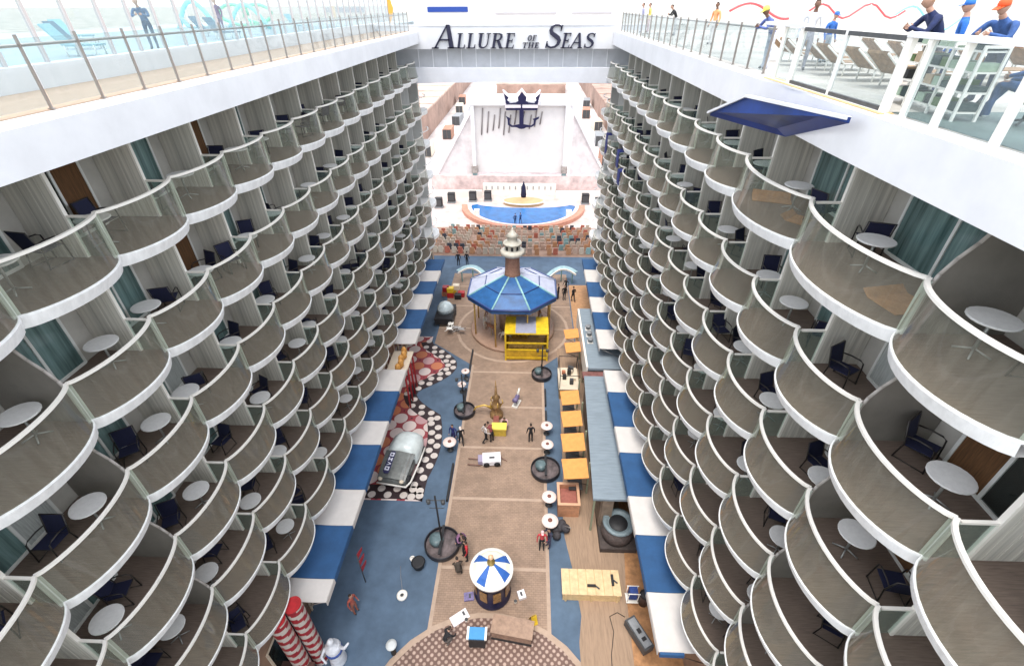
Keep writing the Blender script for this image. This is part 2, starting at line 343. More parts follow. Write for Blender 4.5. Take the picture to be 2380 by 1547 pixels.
# ------------------------------------------------------------------ cabin blocks with balconies
ZR = [-3.88, -6.72, -9.55, -12.45, -15.30, -18.60]
ZS = [z - 1.12 for z in ZR]                              # balcony floors
Y0, DY = 2.0, 2.70
def arc(X, s, A, ya, yb, n=16):
    out = []
    for i in range(n + 1):
        t = i / n; t = t * t * (3 - 2 * t) * .5 + t * .5
        out.append((X + s * A * (max(0, 4 * t * (1 - t))) ** .74, ya + (yb - ya) * t))
    return out
_cache = {}
def bal_meshes(side, w, curved, var):
    """all meshes of one balcony, built round the near cusp at floor level; s points to the open court"""
    key = (side, round(w, 2), curved, var)
    if key in _cache: return _cache[key]
    s = 1 if side == 'L' else -1; D = {}
    A = (.36 if side == 'L' else .46) * (1 + (w - 2.7) * .15)
    ra = arc(0, s, A, 0, w); fa = arc(.03 * s, s, A + .20, 0, w); fb = arc(-.03 * s, s, A + .14, 0, w)
    wall = -1.85 * s
    m = MB(); n = len(fa)
    vs = [(x, y, 0.0) for x, y in fa] + [(x, y, -.27) for x, y in fb]; k = n
    m.add([(x, y, .0) for x, y in fa] + [(wall, w, 0), (wall, 0, 0)], [tuple(range(n + 2)) if s < 0 else tuple(range(n + 1, -1, -1))], 1)
    m.add([(x, y, -.27) for x, y in fb] + [(wall, w, -.27), (wall, 0, -.27)], [tuple(range(n + 1, -1, -1)) if s < 0 else tuple(range(n + 2))], 2)
    m.add(vs, [(i, i + 1, n + i + 1, n + i) for i in range(n - 1)], 0, True)
    # upstand lip in front of the glass
    m.ribbon([(x - .022 * s, y, .02) for x, y in fa], .035, .05, 0)
    D['balcony'] = m.mesh('balcony', [FASC, DECKW, SOFFIT])
    m = MB(); m.ribbon([(x, y, 1.12) for x, y in ra], .075, .06, 0); D['handrail'] = m.mesh('handrail', WHITE2)
    m = MB(); g = [(x, y) for x, y in ra]; q = len(g)
    m.add([(x - .03 * s, y, .04) for x, y in fa] + [(x, y, 1.09) for x, y in g], [(i, i + 1, q + i + 1, q + i) for i in range(q - 1)], 0, True)
    D['glass_panel'] = m.mesh('glass_panel', GLASSB)
    m = MB(); m.box(-.02, .02, -.075, -.03, -.02, 1.1); m.box(-.02, .02, .03, .075, -.02, 1.1); m.box(-.012, .012, -.03, .03, .0, 1.08); D['post'] = m.mesh('post', mat('pale_green_post', (.56, .60, .54), .4))
    m = MB(); top = 2.53
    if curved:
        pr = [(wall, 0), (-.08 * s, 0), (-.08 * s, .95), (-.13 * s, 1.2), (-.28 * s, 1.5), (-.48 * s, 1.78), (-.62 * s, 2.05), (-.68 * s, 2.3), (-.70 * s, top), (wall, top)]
    else:
        pr = [(wall, 0), (-.72 * s, 0), (-.72 * s, top), (wall, top)]
    vs = [(x, -.03, z) for x, z in pr] + [(x, .03, z) for x, z in pr]; q = len(pr)
    m.add(vs, [tuple(range(q)), tuple(range(2 * q - 1, q - 1, -1))] + [(i, q + i, q + (i + 1) % q, (i + 1) % q) for i in range(q)], 0)
    # battens pressed in the panel and the white edge post
    if not curved:
        for xx in (-.95, -1.2, -1.45): m.box(s * xx - .012, s * xx + .012, -.038, .038, .02, top - .02, 0)
        m.box(s * -.72 - .03, s * -.72 + .03, -.045, .045, 0, top, 1)
        m.box(min(-.72 * s, -.1 * s), max(-.72 * s, -.1 * s), -.03, .03, 1.0, 1.05, 1); m.box(-.70 * s, -.06 * s, -.008, .008, .03, .99, 3)
    else:
        for i in range(1, q - 2):
            a, b = pr[i], pr[i + 1]; m.tube([(a[0], 0, a[1]), (b[0], 0, b[1])], .035, 6, 2)
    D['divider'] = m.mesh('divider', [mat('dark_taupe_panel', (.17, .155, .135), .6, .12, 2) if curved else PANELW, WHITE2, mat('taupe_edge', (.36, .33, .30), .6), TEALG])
    m = MB(); x0 = wall + .02 * s; x1 = wall + .07 * s
    dg, cu = [(0, 2), (1, 2), (0, 3), (0, 1), (3, 0)][var]
    a0 = .30 if w < 3 else .5; a1 = w - .62
    m.box(x0, x1 - .03 * s, a0, (a0 + a1) / 2, .08, 2.2, dg); m.box(x0, x1 - .02 * s, (a0 + a1) / 2, a1, .08, 2.2, cu if var in (1, 2, 4) else dg)
    for yy in (a0, (a0 + a1) / 2, a1): m.box(x0, x1, yy - .035, yy + .035, .02, 2.26, 4)
    for zz in (.05, 2.23): m.box(x0, x1 + .004 * s, a0, a1, zz - .04, zz + .04, 4)
    D['sliding_door'] = m.mesh('sliding_door', [DOORG, DOORD, CURT, CURTL, FRAME])
    _cache[key] = D; return D

def bal(side, k, ya, w, parent, curved, var):
    X = XL if side == 'L' else XR
    D = bal_meshes(side, w, curved, var)
    b = obj('balcony', D['balcony'], parent, (X, ya, ZS[k]))
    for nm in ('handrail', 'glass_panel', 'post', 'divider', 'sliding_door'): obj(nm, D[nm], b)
    return b
BAYS = {}
for side in 'LR':
    s = 1 if side == 'L' else -1; X = XL if side == 'L' else XR
    root = thing('cabin_block', 'left-hand wall of white scalloped balconies, navy chairs, under the plain white ledge' if side == 'L'
                 else 'right-hand wall of white scalloped balconies beneath the slanted blue panel', 'balcony block')
    wx = X - 1.87 * s
    m = MB(); m.box(wx, wx - .5 * s, -8, 48.1, -20.0, -2.50, 0); m.build('wall', mat('cabin_wall', (.50, .475, .43), .7, .12, 1.5), root)
    m = MB()
    m.box(X - .45 * s, wx - .3 * s, 47.92, 48.3, -20.0, -5.6, 0); m.build('end_wall', mat('grey_white_wall', (.55, .56, .55), .6, .1, 1), root)
    far = MB()
    for k in range(6):
        for b in range(0, 17):
            ya = Y0 + DY * b; w = DY
            if k == 0 and b == 0: continue
            if side == 'R' and k == 0:
                if b == 3: continue
                if b in (2, 4): w = DY * 1.5; ya = Y0 + DY * (2 if b == 2 else 3.5)
            var = R.choices(range(5), (6, 1.2, 1.5, 3, 1))[0]
            if side == 'L' and k == 0 and b in (3, 5): var = 1
            curved = (b == 2 and k < 5) or (side == 'L' and b == 1 and k > 3)
            if b < 16:
                bal(side, k, ya, w, root, curved, var); BAYS[(side, k, b)] = (ya, w)
            else:
                z = ZS[k]; fa = arc(X + .02 * s, s, .5, ya, ya + w)
                far.prism(fa + [(wx, ya + w), (wx, ya)], z - .32, z); far.ribbon([(x, y, z + 1.12) for x, y in arc(X, s, .4, ya, ya + w)], .085, .055)
                far.box(wx, X - .7 * s, ya - .03, ya + .03, z, z + 2.5)
    # near-end filler bays behind the camera keep the walls continuous
    fb = far.build('far_balcony', FASC, root); fb['kind'] = 'stuff'
    # soffit line of the bottom floor
    MB().box(X - .1 * s, wx, -8, 48, -20.35, -20.06).build('soffit', SOFFIT, root)
    # shops behind the awnings
    m = MB(); m.box(X - .6 * s, X - .9 * s, -6, 48, FZ + .05, -20.36, 0); sh = m.build('shop_front', mat('shop_wall', (.34, .22, .15), .7, .35, .6), root)
    y = 8.0 if side == 'L' else 10.5
    while y < 46:
        m = MB(); x0 = X - .58 * s
        m.box(x0, x0 - .02 * s, y, y + 2.0, FZ + .3, FZ + 2.9, 1)
        for yy in (y, y + 1, y + 2): m.box(x0, x0 + .05 * s, yy - .05, yy + .05, FZ + .05, FZ + 2.95, 0)
        for zz in (.3, 2.92): m.box(x0, x0 + .045 * s, y, y + 2, FZ + zz - .05, FZ + zz + .05, 0)
        m.build('shop_window', [CREAM, DOORD], sh); y += 3.1

# balcony furniture ---------------------------------------------------------
def mk_table(simple=False):
    t = thing('balcony_table', 'white round table', 'table', group='round tables on the balconies')
    m = MB(); m.lathe([(.37, .70), (.385, .71), (.385, .73), (.37, .74)], n=20); m.build('tabletop', TABT, t)
    m = MB(); m.tube([(0, 0, .08), (0, 0, .71)], .03, 8)
    for a in range(4):
        q = rad(45 + 90 * a); m.tube([(0, 0, .12), (.27 * math.cos(q), .27 * math.sin(q), .02)], .018, 5)
    m.build('pedestal', TLEG, t); return t
def mk_chair():
    t = thing('balcony_chair', 'navy chair', 'chair', group='navy armchairs on the balconies')
    m = MB(); m.add([(-.24, -.22, .42), (.24, -.22, .42), (.24, .24, .38), (-.24, .24, .38), (-.24, -.22, .44), (.24, -.22, .44), (.24, .24, .40), (-.24, .24, .40)],
                    [(0, 1, 2, 3), (7, 6, 5, 4), (0, 4, 5, 1), (1, 5, 6, 2), (2, 6, 7, 3), (3, 7, 4, 0)]); m.build('seat', NAVY, t)
    m = MB(); v = [(-.24, .23, .42), (.24, .23, .42), (.24, .36, .92), (-.24, .36, .92)]
    m.add(v + [(x, y + .025, z) for x, y, z in v], [(0, 1, 2, 3), (7, 6, 5, 4), (0, 4, 5, 1), (1, 5, 6, 2), (2, 6, 7, 3), (3, 7, 4, 0)]); m.build('backrest', NAVY, t)
    m = MB()
    for sx in (-.27, .27):
        m.tube([(sx, -.27, 0), (sx, -.24, .44), (sx, -.22, .60), (sx, -.14, .65), (sx, .08, .655), (sx, .27, .62)], .018, 6)
        m.tube([(sx, .30, 0), (sx, .24, .42), (sx, .37, .94)], .018, 6)
        m.tube([(sx, -.26, .02), (sx, .29, .02)], .012, 5)
    m.tube([(-.27, .37, .93), (.27, .37, .93)], .016, 6); m.tube([(-.27, -.23, .43), (.27, -.23, .43)], .014, 6)
    m.build('frame', BRONZE, t); return t
T0 = mk_table(); C0 = mk_chair(); ft = fc = True
def bay_words(side, k, b):
    return '%s balcony from the near end, %s row down, %s wall' % (ORD[b], ORD[k], 'left' if side == 'L' else 'right')
nch = 0
fixed = {('L', 1, 2): ((-.98, .75), None), ('L', 1, 3): ((-1.05, .42), (-1.2, .80, 200)), ('R', 1, 3): ((.85, .70), (1.25, .3, 150)),
         ('R', 0, 2): ((.75, .62), (1.2, .82, 160)), ('L', 0, 2): ((-.9, .35), (-1.25, .86, 170)), ('R', 1, 2): (None, (1.0, .72, 30)),
         ('R', 1, 1): ((.92, .42), (1.25, .80, 35)), ('L', 1, 1): ((-.8, .8), (-1.2, .3, 200))}
for (side, k, b), (ya, w) in sorted(BAYS.items()):
    s = 1 if side == 'L' else -1; X = XL if side == 'L' else XR
    if b > 14: continue
    f = fixed.get((side, k, b)); z = ZS[k] + .005
    tp = (-s * R.uniform(.58, .85), R.uniform(.16, .32) if R.random() < .65 else R.uniform(.55, .8)); cp = [(-s * R.uniform(1.0, 1.25), tp[1] + R.uniform(.24, .36) if tp[1] < .5 else tp[1] - R.uniform(.25, .35), R.uniform(-30, 60) if R.random() < .6 else R.uniform(60, 250))]
    if R.random() < .25 and b < 12: cp.append((-s * R.uniform(.55, .8), (tp[1] + .55) if tp[1] < .4 else tp[1] - .5 if tp[1] > .68 else .9, R.uniform(0, 360)))
    if f: tp = f[0]; cp = [f[1]] if f[1] else []
    if tp and R.random() < .93:
        l = (X + tp[0], ya + tp[1] * w, z); lab = 'white round table on the ' + bay_words(side, k, b)
        if ft: T0.location = l; T0['label'] = lab; ft = False
        else: dup(T0, l, 0, lab)
    for i, c in enumerate(cp):
        l = (X + c[0], ya + c[1] * w, z); lab = ('navy chair by the door, ' if i == 0 else 'navy chair by the rail, ') + bay_words(side, k, b)
        if fc: C0.location = l; C0.rotation_euler.z = rad(c[2]); C0['label'] = lab; fc = False
        else: dup(C0, l, rad(c[2]), lab)
        nch += 1
print('chairs', nch)

# ------------------------------------------------------------------ white ledges, top decks, railings
LZ0, LZ1 = -2.66, -1.76
m = MB(); m.box(-9.1, -12.4, -8, 44.2, LZ0 + .12, LZ1, 0); m.box(-9.16, -12.4, -8, 44.2, LZ1, -1.72, 0)
tag(m.build('white_ledge', WHITE), 'broad plain white ledge over the left balconies, steel posts on it', 'ledge')
m = MB(); m.prism([(6.45, -8), (6.45, 10.9), (6.52, 13.3), (6.45, 16.6), (6.45, 44.2), (9.3, 44.2), (9.3, -8)], LZ0, LZ1)
m.prism([(6.50, -8), (6.50, 44.2), (9.3, 44.2), (9.3, -8)], LZ1, -1.72); m.box(6.60, 6.63, -8, 16, -1.72, -1.69)
tag(m.build('white_ledge', WHITE), 'broad white ledge over the right balconies, slanted blue panel on its edge', 'ledge')
struct(MB().box(-12.6, -9.72, -8, 44, -1.72, -1.70).build('tan_deck', TAN))
struct(MB().box(-34, -12.5, -8, 60, -2.0, -1.4).build('pool_deck', mat('pale_pool_deck', (.42, .50, .53), .7, .2, .5)))
struct(MB().box(6.8, 30, -8, 44.1, -1.72, -1.70).build('upper_deck', mat('upper_deck_teak', (.50, .47, .42), .7, .35, .5)))
struct(MB().box(6.8, 16, 5.0, 9.9, -1.70, -1.69).build('dark_green_deck', mat('dark_green_deck', (.10, .14, .13), .6, .25, 1.5)))
struct(MB().box(6.52, 6.78, 9.8, 15.2, -1.715, -1.695).build('amber_strip', mat('amber_strip', (.72, .50, .24), .7, .15, 4)))
# blue slanted panel
p = thing('slanted_panel', 'slanted dark blue panel in a white frame on the right ledge', 'panel')
P1, P2, P3, P4 = [Vector(v) for v in ((5.30, 15.29, -2.62), (6.51, 12.96, -2.70), (6.13, 9.96, -1.80), (5.60, 13.6, -1.93))]
nn = (P2 - P1).cross(P4 - P1).normalized()
if nn.z < 0: nn = -nn
m = MB(); q = [P1, P2, P3, P4]; ce = sum(q, Vector()) / 4
dn = [v - Vector((0, 0, .10)) for v in q]
m.add(q + dn, [(0, 1, 2, 3), (7, 6, 5, 4), (0, 4, 5, 1), (1, 5, 6, 2), (2, 6, 7, 3), (3, 7, 4, 0)]); m.build('blue_face', mat('deep_blue_panel', (.010, .040, .20), .35, .45, .8), p)
m = MB(); m.ribbon([P1 + Vector((-.05, .05, -.02)), P4 + Vector((-.04, .07, -.03)), P3 + Vector((.02, .09, -.03))], .09, .06)
m.build('white_frame', WHITE, p)

def railing(X, ys, name, label, lean=0.0, ztop=-.42, zb=-1.70, s=1):
    t = thing(name, label, 'railing')
    for y in ys:
        mm = MB(); mm.box(X - .03, X + .03, y - .014, y + .014, zb, ztop); mm.box(X - .05, X + .05, y - .04, y + .04, zb, zb + .02); mm.build('post', STEEL, t)
    mm = MB(); mm.tube([(X - .06 * s, ys[0], -.60), (X - .06 * s, ys[-1], -.60)], .028, 8); mm.build('handrail', STEEL, t)
    for a, b in zip(ys, ys[1:]):
        mm = MB(); mm.box(X + .012, X + .02, a + .05, b - .05, zb + .06, ztop - .06); mm.build('glass_panel', GLASSD, t)
    return t
ys = [5.9 + 1.40 * i for i in range(28)]
railing(-9.72, ys, 'deck_railing', 'steel and glass railing along the left upper deck', s=1)
railing(6.82, [16.0 + 1.28 * i for i in range(22)], 'deck_railing', 'thin-posted glass railing along the far part of the right deck', s=-1, ztop=-.5)
t = thing('gate_railing', 'heavy white railing with glass panes near the right edge, two of them black framed', 'railing')
for y, w in ((3.2, .09), (4.6, .09), (6.0, .09), (7.35, .10), (8.6, .09), (9.4, .07), (9.95, .16), (13.95, .16), (14.9, .05)):
    m = MB(); m.box(6.62, 6.72, y - w / 2, y + w / 2, -1.70, -.50); m.build('post', WHITE2, t)
m = MB(); m.box(6.60, 6.80, 2, 10.02, -.50, -.42); m.box(6.60, 6.80, 13.85, 16.2, -.50, -.42); m.build('top_rail', WHITE, t)
m = MB(); m.box(6.64, 6.70, 11.95, 12.05, -1.70, -.47); m.build('post', FRAME, t)
for a, b in ((10.05, 11.93), (12.07, 13.85)):
    m = MB(); m.box(6.63, 6.71, a, b, -.56, -.48); m.build('pane_frame', DGREY, t); m = MB(); m.box(6.63, 6.71, a, b, -1.70, -1.62); m.build('pane_frame', DGREY, t)
    m = MB(); m.box(6.665, 6.675, a, b, -1.61, -.57); m.build('glass_pane', GLASSD, t)
for a, b in ((3.3, 4.5), (4.7, 5.9), (6.1, 7.25), (7.45, 8.5), (8.7, 9.35), (14.05, 14.85)):
    m = MB(); m.box(6.665, 6.675, a, b, -1.66, -.52); m.build('glass_pane', GLASSD, t)
# left windscreen
t = thing('glass_windscreen', 'tall glass windscreen with slim mullions on a white kerb, left deck', 'windscreen')
m = MB(); m.box(-12.30, -12.75, -8, 50, -1.70, -1.18, 0); m.build('kerb', WHITE, t)
y = 4.0
while y < 50:
    m = MB(); m.box(-12.50, -12.60, y - .035, y + .035, -1.18, 1.9); m.build('mullion', mat('pinkish_mullion', (.55, .50, .49), .4, metal=.2), t)
    m = MB(); m.box(-12.545, -12.555, y + .04, y + 1.16, -1.17, 1.85); m.build('glass_pane', GLASSD, t); y += 1.2

# ------------------------------------------------------------------ bridge with the ship's name
br = thing('sign_bridge', 'white bridge across the court carrying the dark ship name', 'bridge')
m = MB(); m.box(-12.4, 9.3, 44.3, 44.7, -2.95, -1.36, 0); m.box(-12.4, 9.3, 44.25, 44.72, -1.38, -1.30, 0); m.build('parapet', WHITE, br)
m = MB(); m.box(-12.0, 9.0, 44.95, 45.4, -4.6, -2.9, 0)
m.build('grey_band', mat('grey_band', (.46, .47, .49), .5, .1, 1), br)
m = MB()
for i in range(14): m.box(-9.4 + 1.2 * i - .03, -9.4 + 1.2 * i + .03, 44.88, 44.945, -4.3, -2.96)
m.build('band_rib', mat('pale_rib', (.68, .69, .70), .5), br)
m = MB(); n = 20
for i in range(n):
    x0 = -10.2 + 17.3 * i / n; x1 = -10.2 + 17.3 * (i + 1) / n
    f = lambda x: -5.45 + .12 * (1 - ((x + 1.55) / 8.65) ** 2)
    m.add([(x0, 44.25, f(x0)), (x1, 44.25, f(x1)), (x1, 44.25, -4.28), (x0, 44.25, -4.28), (x0, 48, f(x0)), (x1, 48, f(x1)), (x1, 48, -4.28), (x0, 48, -4.28)],
          [(0, 1, 2, 3), (5, 4, 7, 6), (3, 2, 6, 7), (0, 4, 5, 1)], 0, False)
m.box(-12.0, -10.2, 44.3, 48, -5.45, -4.28); m.box(7.1, 9.0, 44.3, 48, -5.45, -4.28); m.build('beam', mat('pale_lavender_beam', (.72, .73, .77), .4, .06, 1), br)
m = MB(); m.box(-10, 7, 48, 48.3, -2.9, -5.7, 0); m.build('back_wall', GREY, br)
# serif small-cap letters, drawn as strokes in a unit box, sheared
def quad(m, x0, x1, X0, X1, z0=0., z1=1.): m.append([(x0, z0), (x1, z0), (X1, z1), (X0, z1)])
def serif(m, c, z, w=.34):
    h = .05; m.append([(c - w / 2, z), (c + w / 2, z), (c + w / 2, z + h), (c - w / 2, z + h)] if z < .5 else [(c - w / 2, z - h), (c + w / 2, z - h), (c + w / 2, z), (c - w / 2, z)])
def stroke(pts, ws):
    out = []
    for i in range(len(pts) - 1):
        a, b = Vector(pts[i]), Vector(pts[i + 1]); t = (b - a).normalized(); nrm = Vector((-t.y, t.x))
        t0 = (Vector(pts[min(i + 1, len(pts) - 1)]) - Vector(pts[max(i - 1, 0)])).normalized(); n0 = Vector((-t0.y, t0.x))
        t1 = (Vector(pts[min(i + 2, len(pts) - 1)]) - a).normalized(); n1 = Vector((-t1.y, t1.x))
        out.append([tuple(a - n0 * ws[i] / 2), tuple(b - n1 * ws[i + 1] / 2), tuple(b + n1 * ws[i + 1] / 2), tuple(a + n0 * ws[i] / 2)])
    return out
def letter(ch):
    m = []
    if ch == 'A': quad(m, .02, .10, .40, .46); quad(m, .62, .80, .38, .52); m.append([(.2, .34), (.6, .34), (.58, .40), (.22, .40)]); serif(m, .07, 0, .26); serif(m, .72, 0, .34); return m, .86
    if ch == 'L': quad(m, .12, .28, .12, .28); serif(m, .2, 1); m.append([(.03, 0), (.6, 0), (.6, .06), (.03, .06)]); m.append([(.54, .0), (.62, .0), (.62, .26), (.58, .26)]); return m, .66
    if ch == 'U': quad(m, .10, .26, .10, .26, .25, 1); quad(m, .60, .66, .60, .66, .25, 1); serif(m, .18, 1, .32); serif(m, .63, 1, .26); m += stroke([(.18, .27), (.22, .12), (.32, .05), (.44, .05), (.56, .12), (.63, .27)], [.16, .15, .11, .09, .07, .06]); return m, .78
    if ch == 'R': quad(m, .12, .28, .12, .28); serif(m, .2, 0); serif(m, .16, 1, .26); m += stroke([(.2, .96), (.42, .97), (.56, .88), (.58, .74), (.52, .60), (.4, .53), (.2, .52)], [.06, .07, .13, .15, .13, .07, .06]); quad(m, .56, .76, .32, .48, 0, .54); serif(m, .72, 0, .22); return m, .78
    if ch == 'E': quad(m, .12, .28, .12, .28); m.append([(.03, 0), (.6, 0), (.6, .06), (.03, .06)]); m.append([(.03, .94), (.56, .94), (.56, 1), (.03, 1)]); m.append([(.2, .47), (.46, .47), (.46, .53), (.2, .53)]); m.append([(.55, 0), (.62, 0), (.62, .24), (.59, .24)]); m.append([(.53, .78), (.57, .78), (.57, 1), (.51, 1)]); m.append([(.44, .38), (.48, .38), (.48, .62), (.44, .62)]); return m, .68
    if ch == 'S': m += stroke([(.55, .80), (.52, .90), (.42, .96), (.28, .96), (.17, .88), (.14, .76), (.2, .64), (.34, .54), (.48, .44), (.56, .32), (.54, .17), (.44, .06), (.28, .03), (.15, .09), (.09, .22)], [.05, .06, .07, .08, .11, .13, .15, .17, .17, .15, .12, .09, .08, .07, .05]); m.append([(.52, .72), (.56, .72), (.58, .98), (.54, .98)]); m.append([(.06, .02), (.10, .02), (.11, .3), (.07, .3)]); return m, .66
    if ch == 'O': m += stroke([(.4 + .3 * math.cos(a * math.pi / 8), .5 + .46 * math.sin(a * math.pi / 8)) for a in range(17)], [.08 + .08 * abs(math.cos(a * math.pi / 8)) for a in range(17)]); return m, .8
    if ch == 'F': quad(m, .12, .28, .12, .28); serif(m, .2, 0); m.append([(.03, .94), (.58, .94), (.58, 1), (.03, 1)]); m.append([(.2, .47), (.46, .47), (.46, .53), (.2, .53)]); m.append([(.54, .76), (.6, .76), (.6, 1), (.52, 1)]); return m, .62
    if ch == 'T': quad(m, .28, .42, .28, .42); serif(m, .35, 0); m.append([(.03, .93), (.68, .93), (.68, 1), (.03, 1)]); m.append([(.03, .76), (.06, .76), (.09, 1), (.03, 1)]); m.append([(.65, .76), (.68, .76), (.68, 1), (.62, 1)]); return m, .7
    if ch == 'H': quad(m, .12, .27, .12, .27); quad(m, .58, .73, .58, .73); m.append([(.2, .47), (.65, .47), (.65, .53), (.2, .53)]); [serif(m, c, z, .3) for c in (.2, .65) for z in (0, 1)]; return m, .85
INK = mat('ink_blue_letters', (.012, .012, .04), .4)
DX = .0348
def wx_(u): return -7.9 + (u - 1010) * DX
def put(ch, u0, u1, z0, h, mat_=INK):
    g, wd = letter(ch); sx = (u1 - u0) * DX / wd; x0 = wx_(u0); mm = MB(); sh = .22 * h
    for q in g:
        a = sum(q[i][0] * q[(i + 1) % 4][1] - q[(i + 1) % 4][0] * q[i][1] for i in range(4))
        if a < 0: q = q[::-1]
        pts = [(x0 + x * sx + sh * z, z0 + z * h) for x, z in q]
        vs = [(x, 44.14, z) for x, z in pts] + [(x, 44.27, z) for x, z in pts]
        mm.add(vs, [(0, 1, 2, 3), (7, 6, 5, 4), (0, 4, 5, 1), (1, 5, 6, 2), (2, 6, 7, 3), (3, 7, 4, 0)])
    return mm.build('letter', mat_, SG)
SG = thing('ship_name_sign', 'dark italic serif letters reading ALLURE OF THE SEAS on the bridge', 'sign')
zb = -2.90
for ch, a, b, big in (('A', 1008, 1060, 1), ('L', 1060, 1082, 0), ('L', 1084, 1106, 0), ('U', 1108, 1138, 0), ('R', 1140, 1170, 0), ('E', 1172, 1196, 0),
                      ('S', 1264, 1302, 1), ('E', 1302, 1324, 0), ('A', 1324, 1352, 0), ('S', 1354, 1378, 0)):
    put(ch, a, b, zb, 1.62 if big else 1.04)
for ch, a, b in (('O', 1226, 1236), ('F', 1237, 1246)): put(ch, a, b, zb + .52, .38)
for ch, a, b in (('T', 1214, 1226), ('H', 1227, 1241), ('E', 1242, 1253)): put(ch, a, b, zb + .02, .38)
# superstructure behind the bridge
h = thing('deck_house', 'white deck house behind the ship name', 'deck house')
m = MB(); m.box(-11, 8, 52, 60, -2.0, 1.2, 0); m.box(-11.4, 8.4, 51.6, 60, 1.2, 1.4, 0); m.build('wall', WHITE, h)
m = MB(); m.box(-9.6, -5.9, 51.9, 51.97, -.55, -.15); m.build('window', mat('blue_window_band', (.01, .05, .28), .3), h)
m = MB()
for x0, x1 in ((-3.4, 2.2), (3.6, 7.2)): m.box(x0, x1, 51.88, 51.97, -.72, -.60)
m.build('window', mat('grey_window_slit', (.42, .40, .42), .4), h)
struct(MB().box(-12, 9, 48.3, 52, -2.9, -2.75).build('bridge_roof_deck', mat('cream_roof_deck', (.72, .62, .52), .8, .15, .7)))

# ------------------------------------------------------------------ awnings along the shops
def awning(side, y0, y1, col, i):
    s = 1 if side == 'L' else -1; X = XL if side == 'L' else XR
    xi = -8.44 if side == 'L' else 5.43
    nm = 'blue' if col is BLUEA else 'white'
    t = thing('shop_awning', '%s awning, %s from the near end of the %s row under the balconies' % (nm, ORD[i], 'left' if side == 'L' else 'right'),
              'awning', group='blue and white awnings over the shops')
    m = MB(); n = 8; xs = [xi + (X - .55 * s - xi) * k / n for k in range(n + 1)]
    f = lambda k: -21.0 + .03 * k / n - .05 * math.sin(math.pi * k / n)
    top = [(x, f(k)) for k, x in enumerate(xs)]
    vs = [(x, y0, z) for x, z in top] + [(x, y1, z) for x, z in top] + [(x, y0, z - .04) for x, z in top] + [(x, y1, z - .04) for x, z in top]
    q = n + 1; fs = []
    for k in range(n):
        fs += [(k, k + 1, q + k + 1, q + k), (2 * q + k, 3 * q + k, 3 * q + k + 1, 2 * q + k + 1), (k, 2 * q + k, 2 * q + k + 1, k + 1), (q + k, q + k + 1, 3 * q + k + 1, 3 * q + k)]
    fs += [(0, q, 3 * q, 2 * q)]
    m.add(vs, fs); m.build('canopy', col, t)
    m = MB(); m.box(xi + .012 * s, xi + .03 * s, y0, y1, -21.30, -21.01); m.build('valance', col, t)
    m = MB()
    for y in (y0 + .06, y1 - .06): m.tube([(xi - .05 * s, y, -21.07), (X - .6 * s, y, -22.1)], .02, 5)
    m.build('arm', STEEL, t)
LY = [(9.67, 10.67, WHA), (10.69, 13.29, BLUEA), (13.31, 15.39, WHA), (15.41, 18.49, BLUEA), (18.51, 20.39, WHA), (20.41, 23.14, BLUEA), (23.16, 25.39, WHA),
      (28.47, 30.46, WHA), (30.48, 33.35, BLUEA), (33.37, 35.9, WHA), (35.92, 38.26, BLUEA), (38.28, 40.4, WHA), (40.42, 42.9, BLUEA)]
RY = [(8.26, 10.57, WHA), (10.59, 13.27, BLUEA), (13.29, 15.46, WHA), (15.48, 18.37, BLUEA), (18.39, 20.39, WHA), (20.41, 23.5, BLUEA), (23.52, 25.75, WHA),
      (28.28, 30.81, WHA), (30.83, 33.35, BLUEA), (33.37, 35.82, WHA), (35.84, 38.56, BLUEA), (38.58, 41.0, WHA), (41.02, 43.3, BLUEA)]
for i, a in enumerate(LY): awning('L', *a, i)
for i, a in enumerate(RY): awning('R', *a, i)
tag(MB().box(5.45, 6.4, 8.14, 8.24, -21.2, -20.95).build('awning_rail', BLUEA), 'thin blue rail closing the near end of the right awnings', 'awning rail')

# ------------------------------------------------------------------ carousel
cx, cy = -1.35, 36.6
c = thing('carousel', 'octagonal carousel with dark blue and lavender roof and a red brick tower', 'carousel', (cx, cy, FZ))
def oc(r, z, off=22.5): return [(r * math.cos(rad(off + 45 * i)), r * math.sin(rad(off + 45 * i)), z) for i in range(8)]
E1, E2, T1 = oc(4.15, 4.35), oc(2.55, 5.05), oc(.75, 5.75)
for i in range(8):
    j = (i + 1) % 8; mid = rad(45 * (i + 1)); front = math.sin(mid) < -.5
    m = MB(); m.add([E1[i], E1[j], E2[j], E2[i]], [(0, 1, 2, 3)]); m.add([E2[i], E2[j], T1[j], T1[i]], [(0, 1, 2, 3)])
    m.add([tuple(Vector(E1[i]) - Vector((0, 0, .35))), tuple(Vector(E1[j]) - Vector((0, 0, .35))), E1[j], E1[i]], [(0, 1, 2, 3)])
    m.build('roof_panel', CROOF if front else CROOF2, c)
for i in range(8):
    m = MB(); m.tube([E1[i], E2[i], T1[i]], .085 if i % 2 else .085, 6)
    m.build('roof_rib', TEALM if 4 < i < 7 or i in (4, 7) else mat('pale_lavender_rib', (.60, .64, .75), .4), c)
m = MB(); m.tube(E1 + [E1[0]], .10, 6); m.tube([tuple(Vector(p) + Vector((0, 0, .03))) for p in E2] + [tuple(Vector(E2[0]) + Vector((0, 0, .03)))], .05, 6); m.build('roof_rim', mat('dark_blue_rim', (.02, .05, .18), .4), c)
m = MB(); m.lathe([(.74, 5.5), (.66, 5.9), (.60, 7.4), (.66, 7.6)], n=16); m.build('brick_tower', BRICK, c)
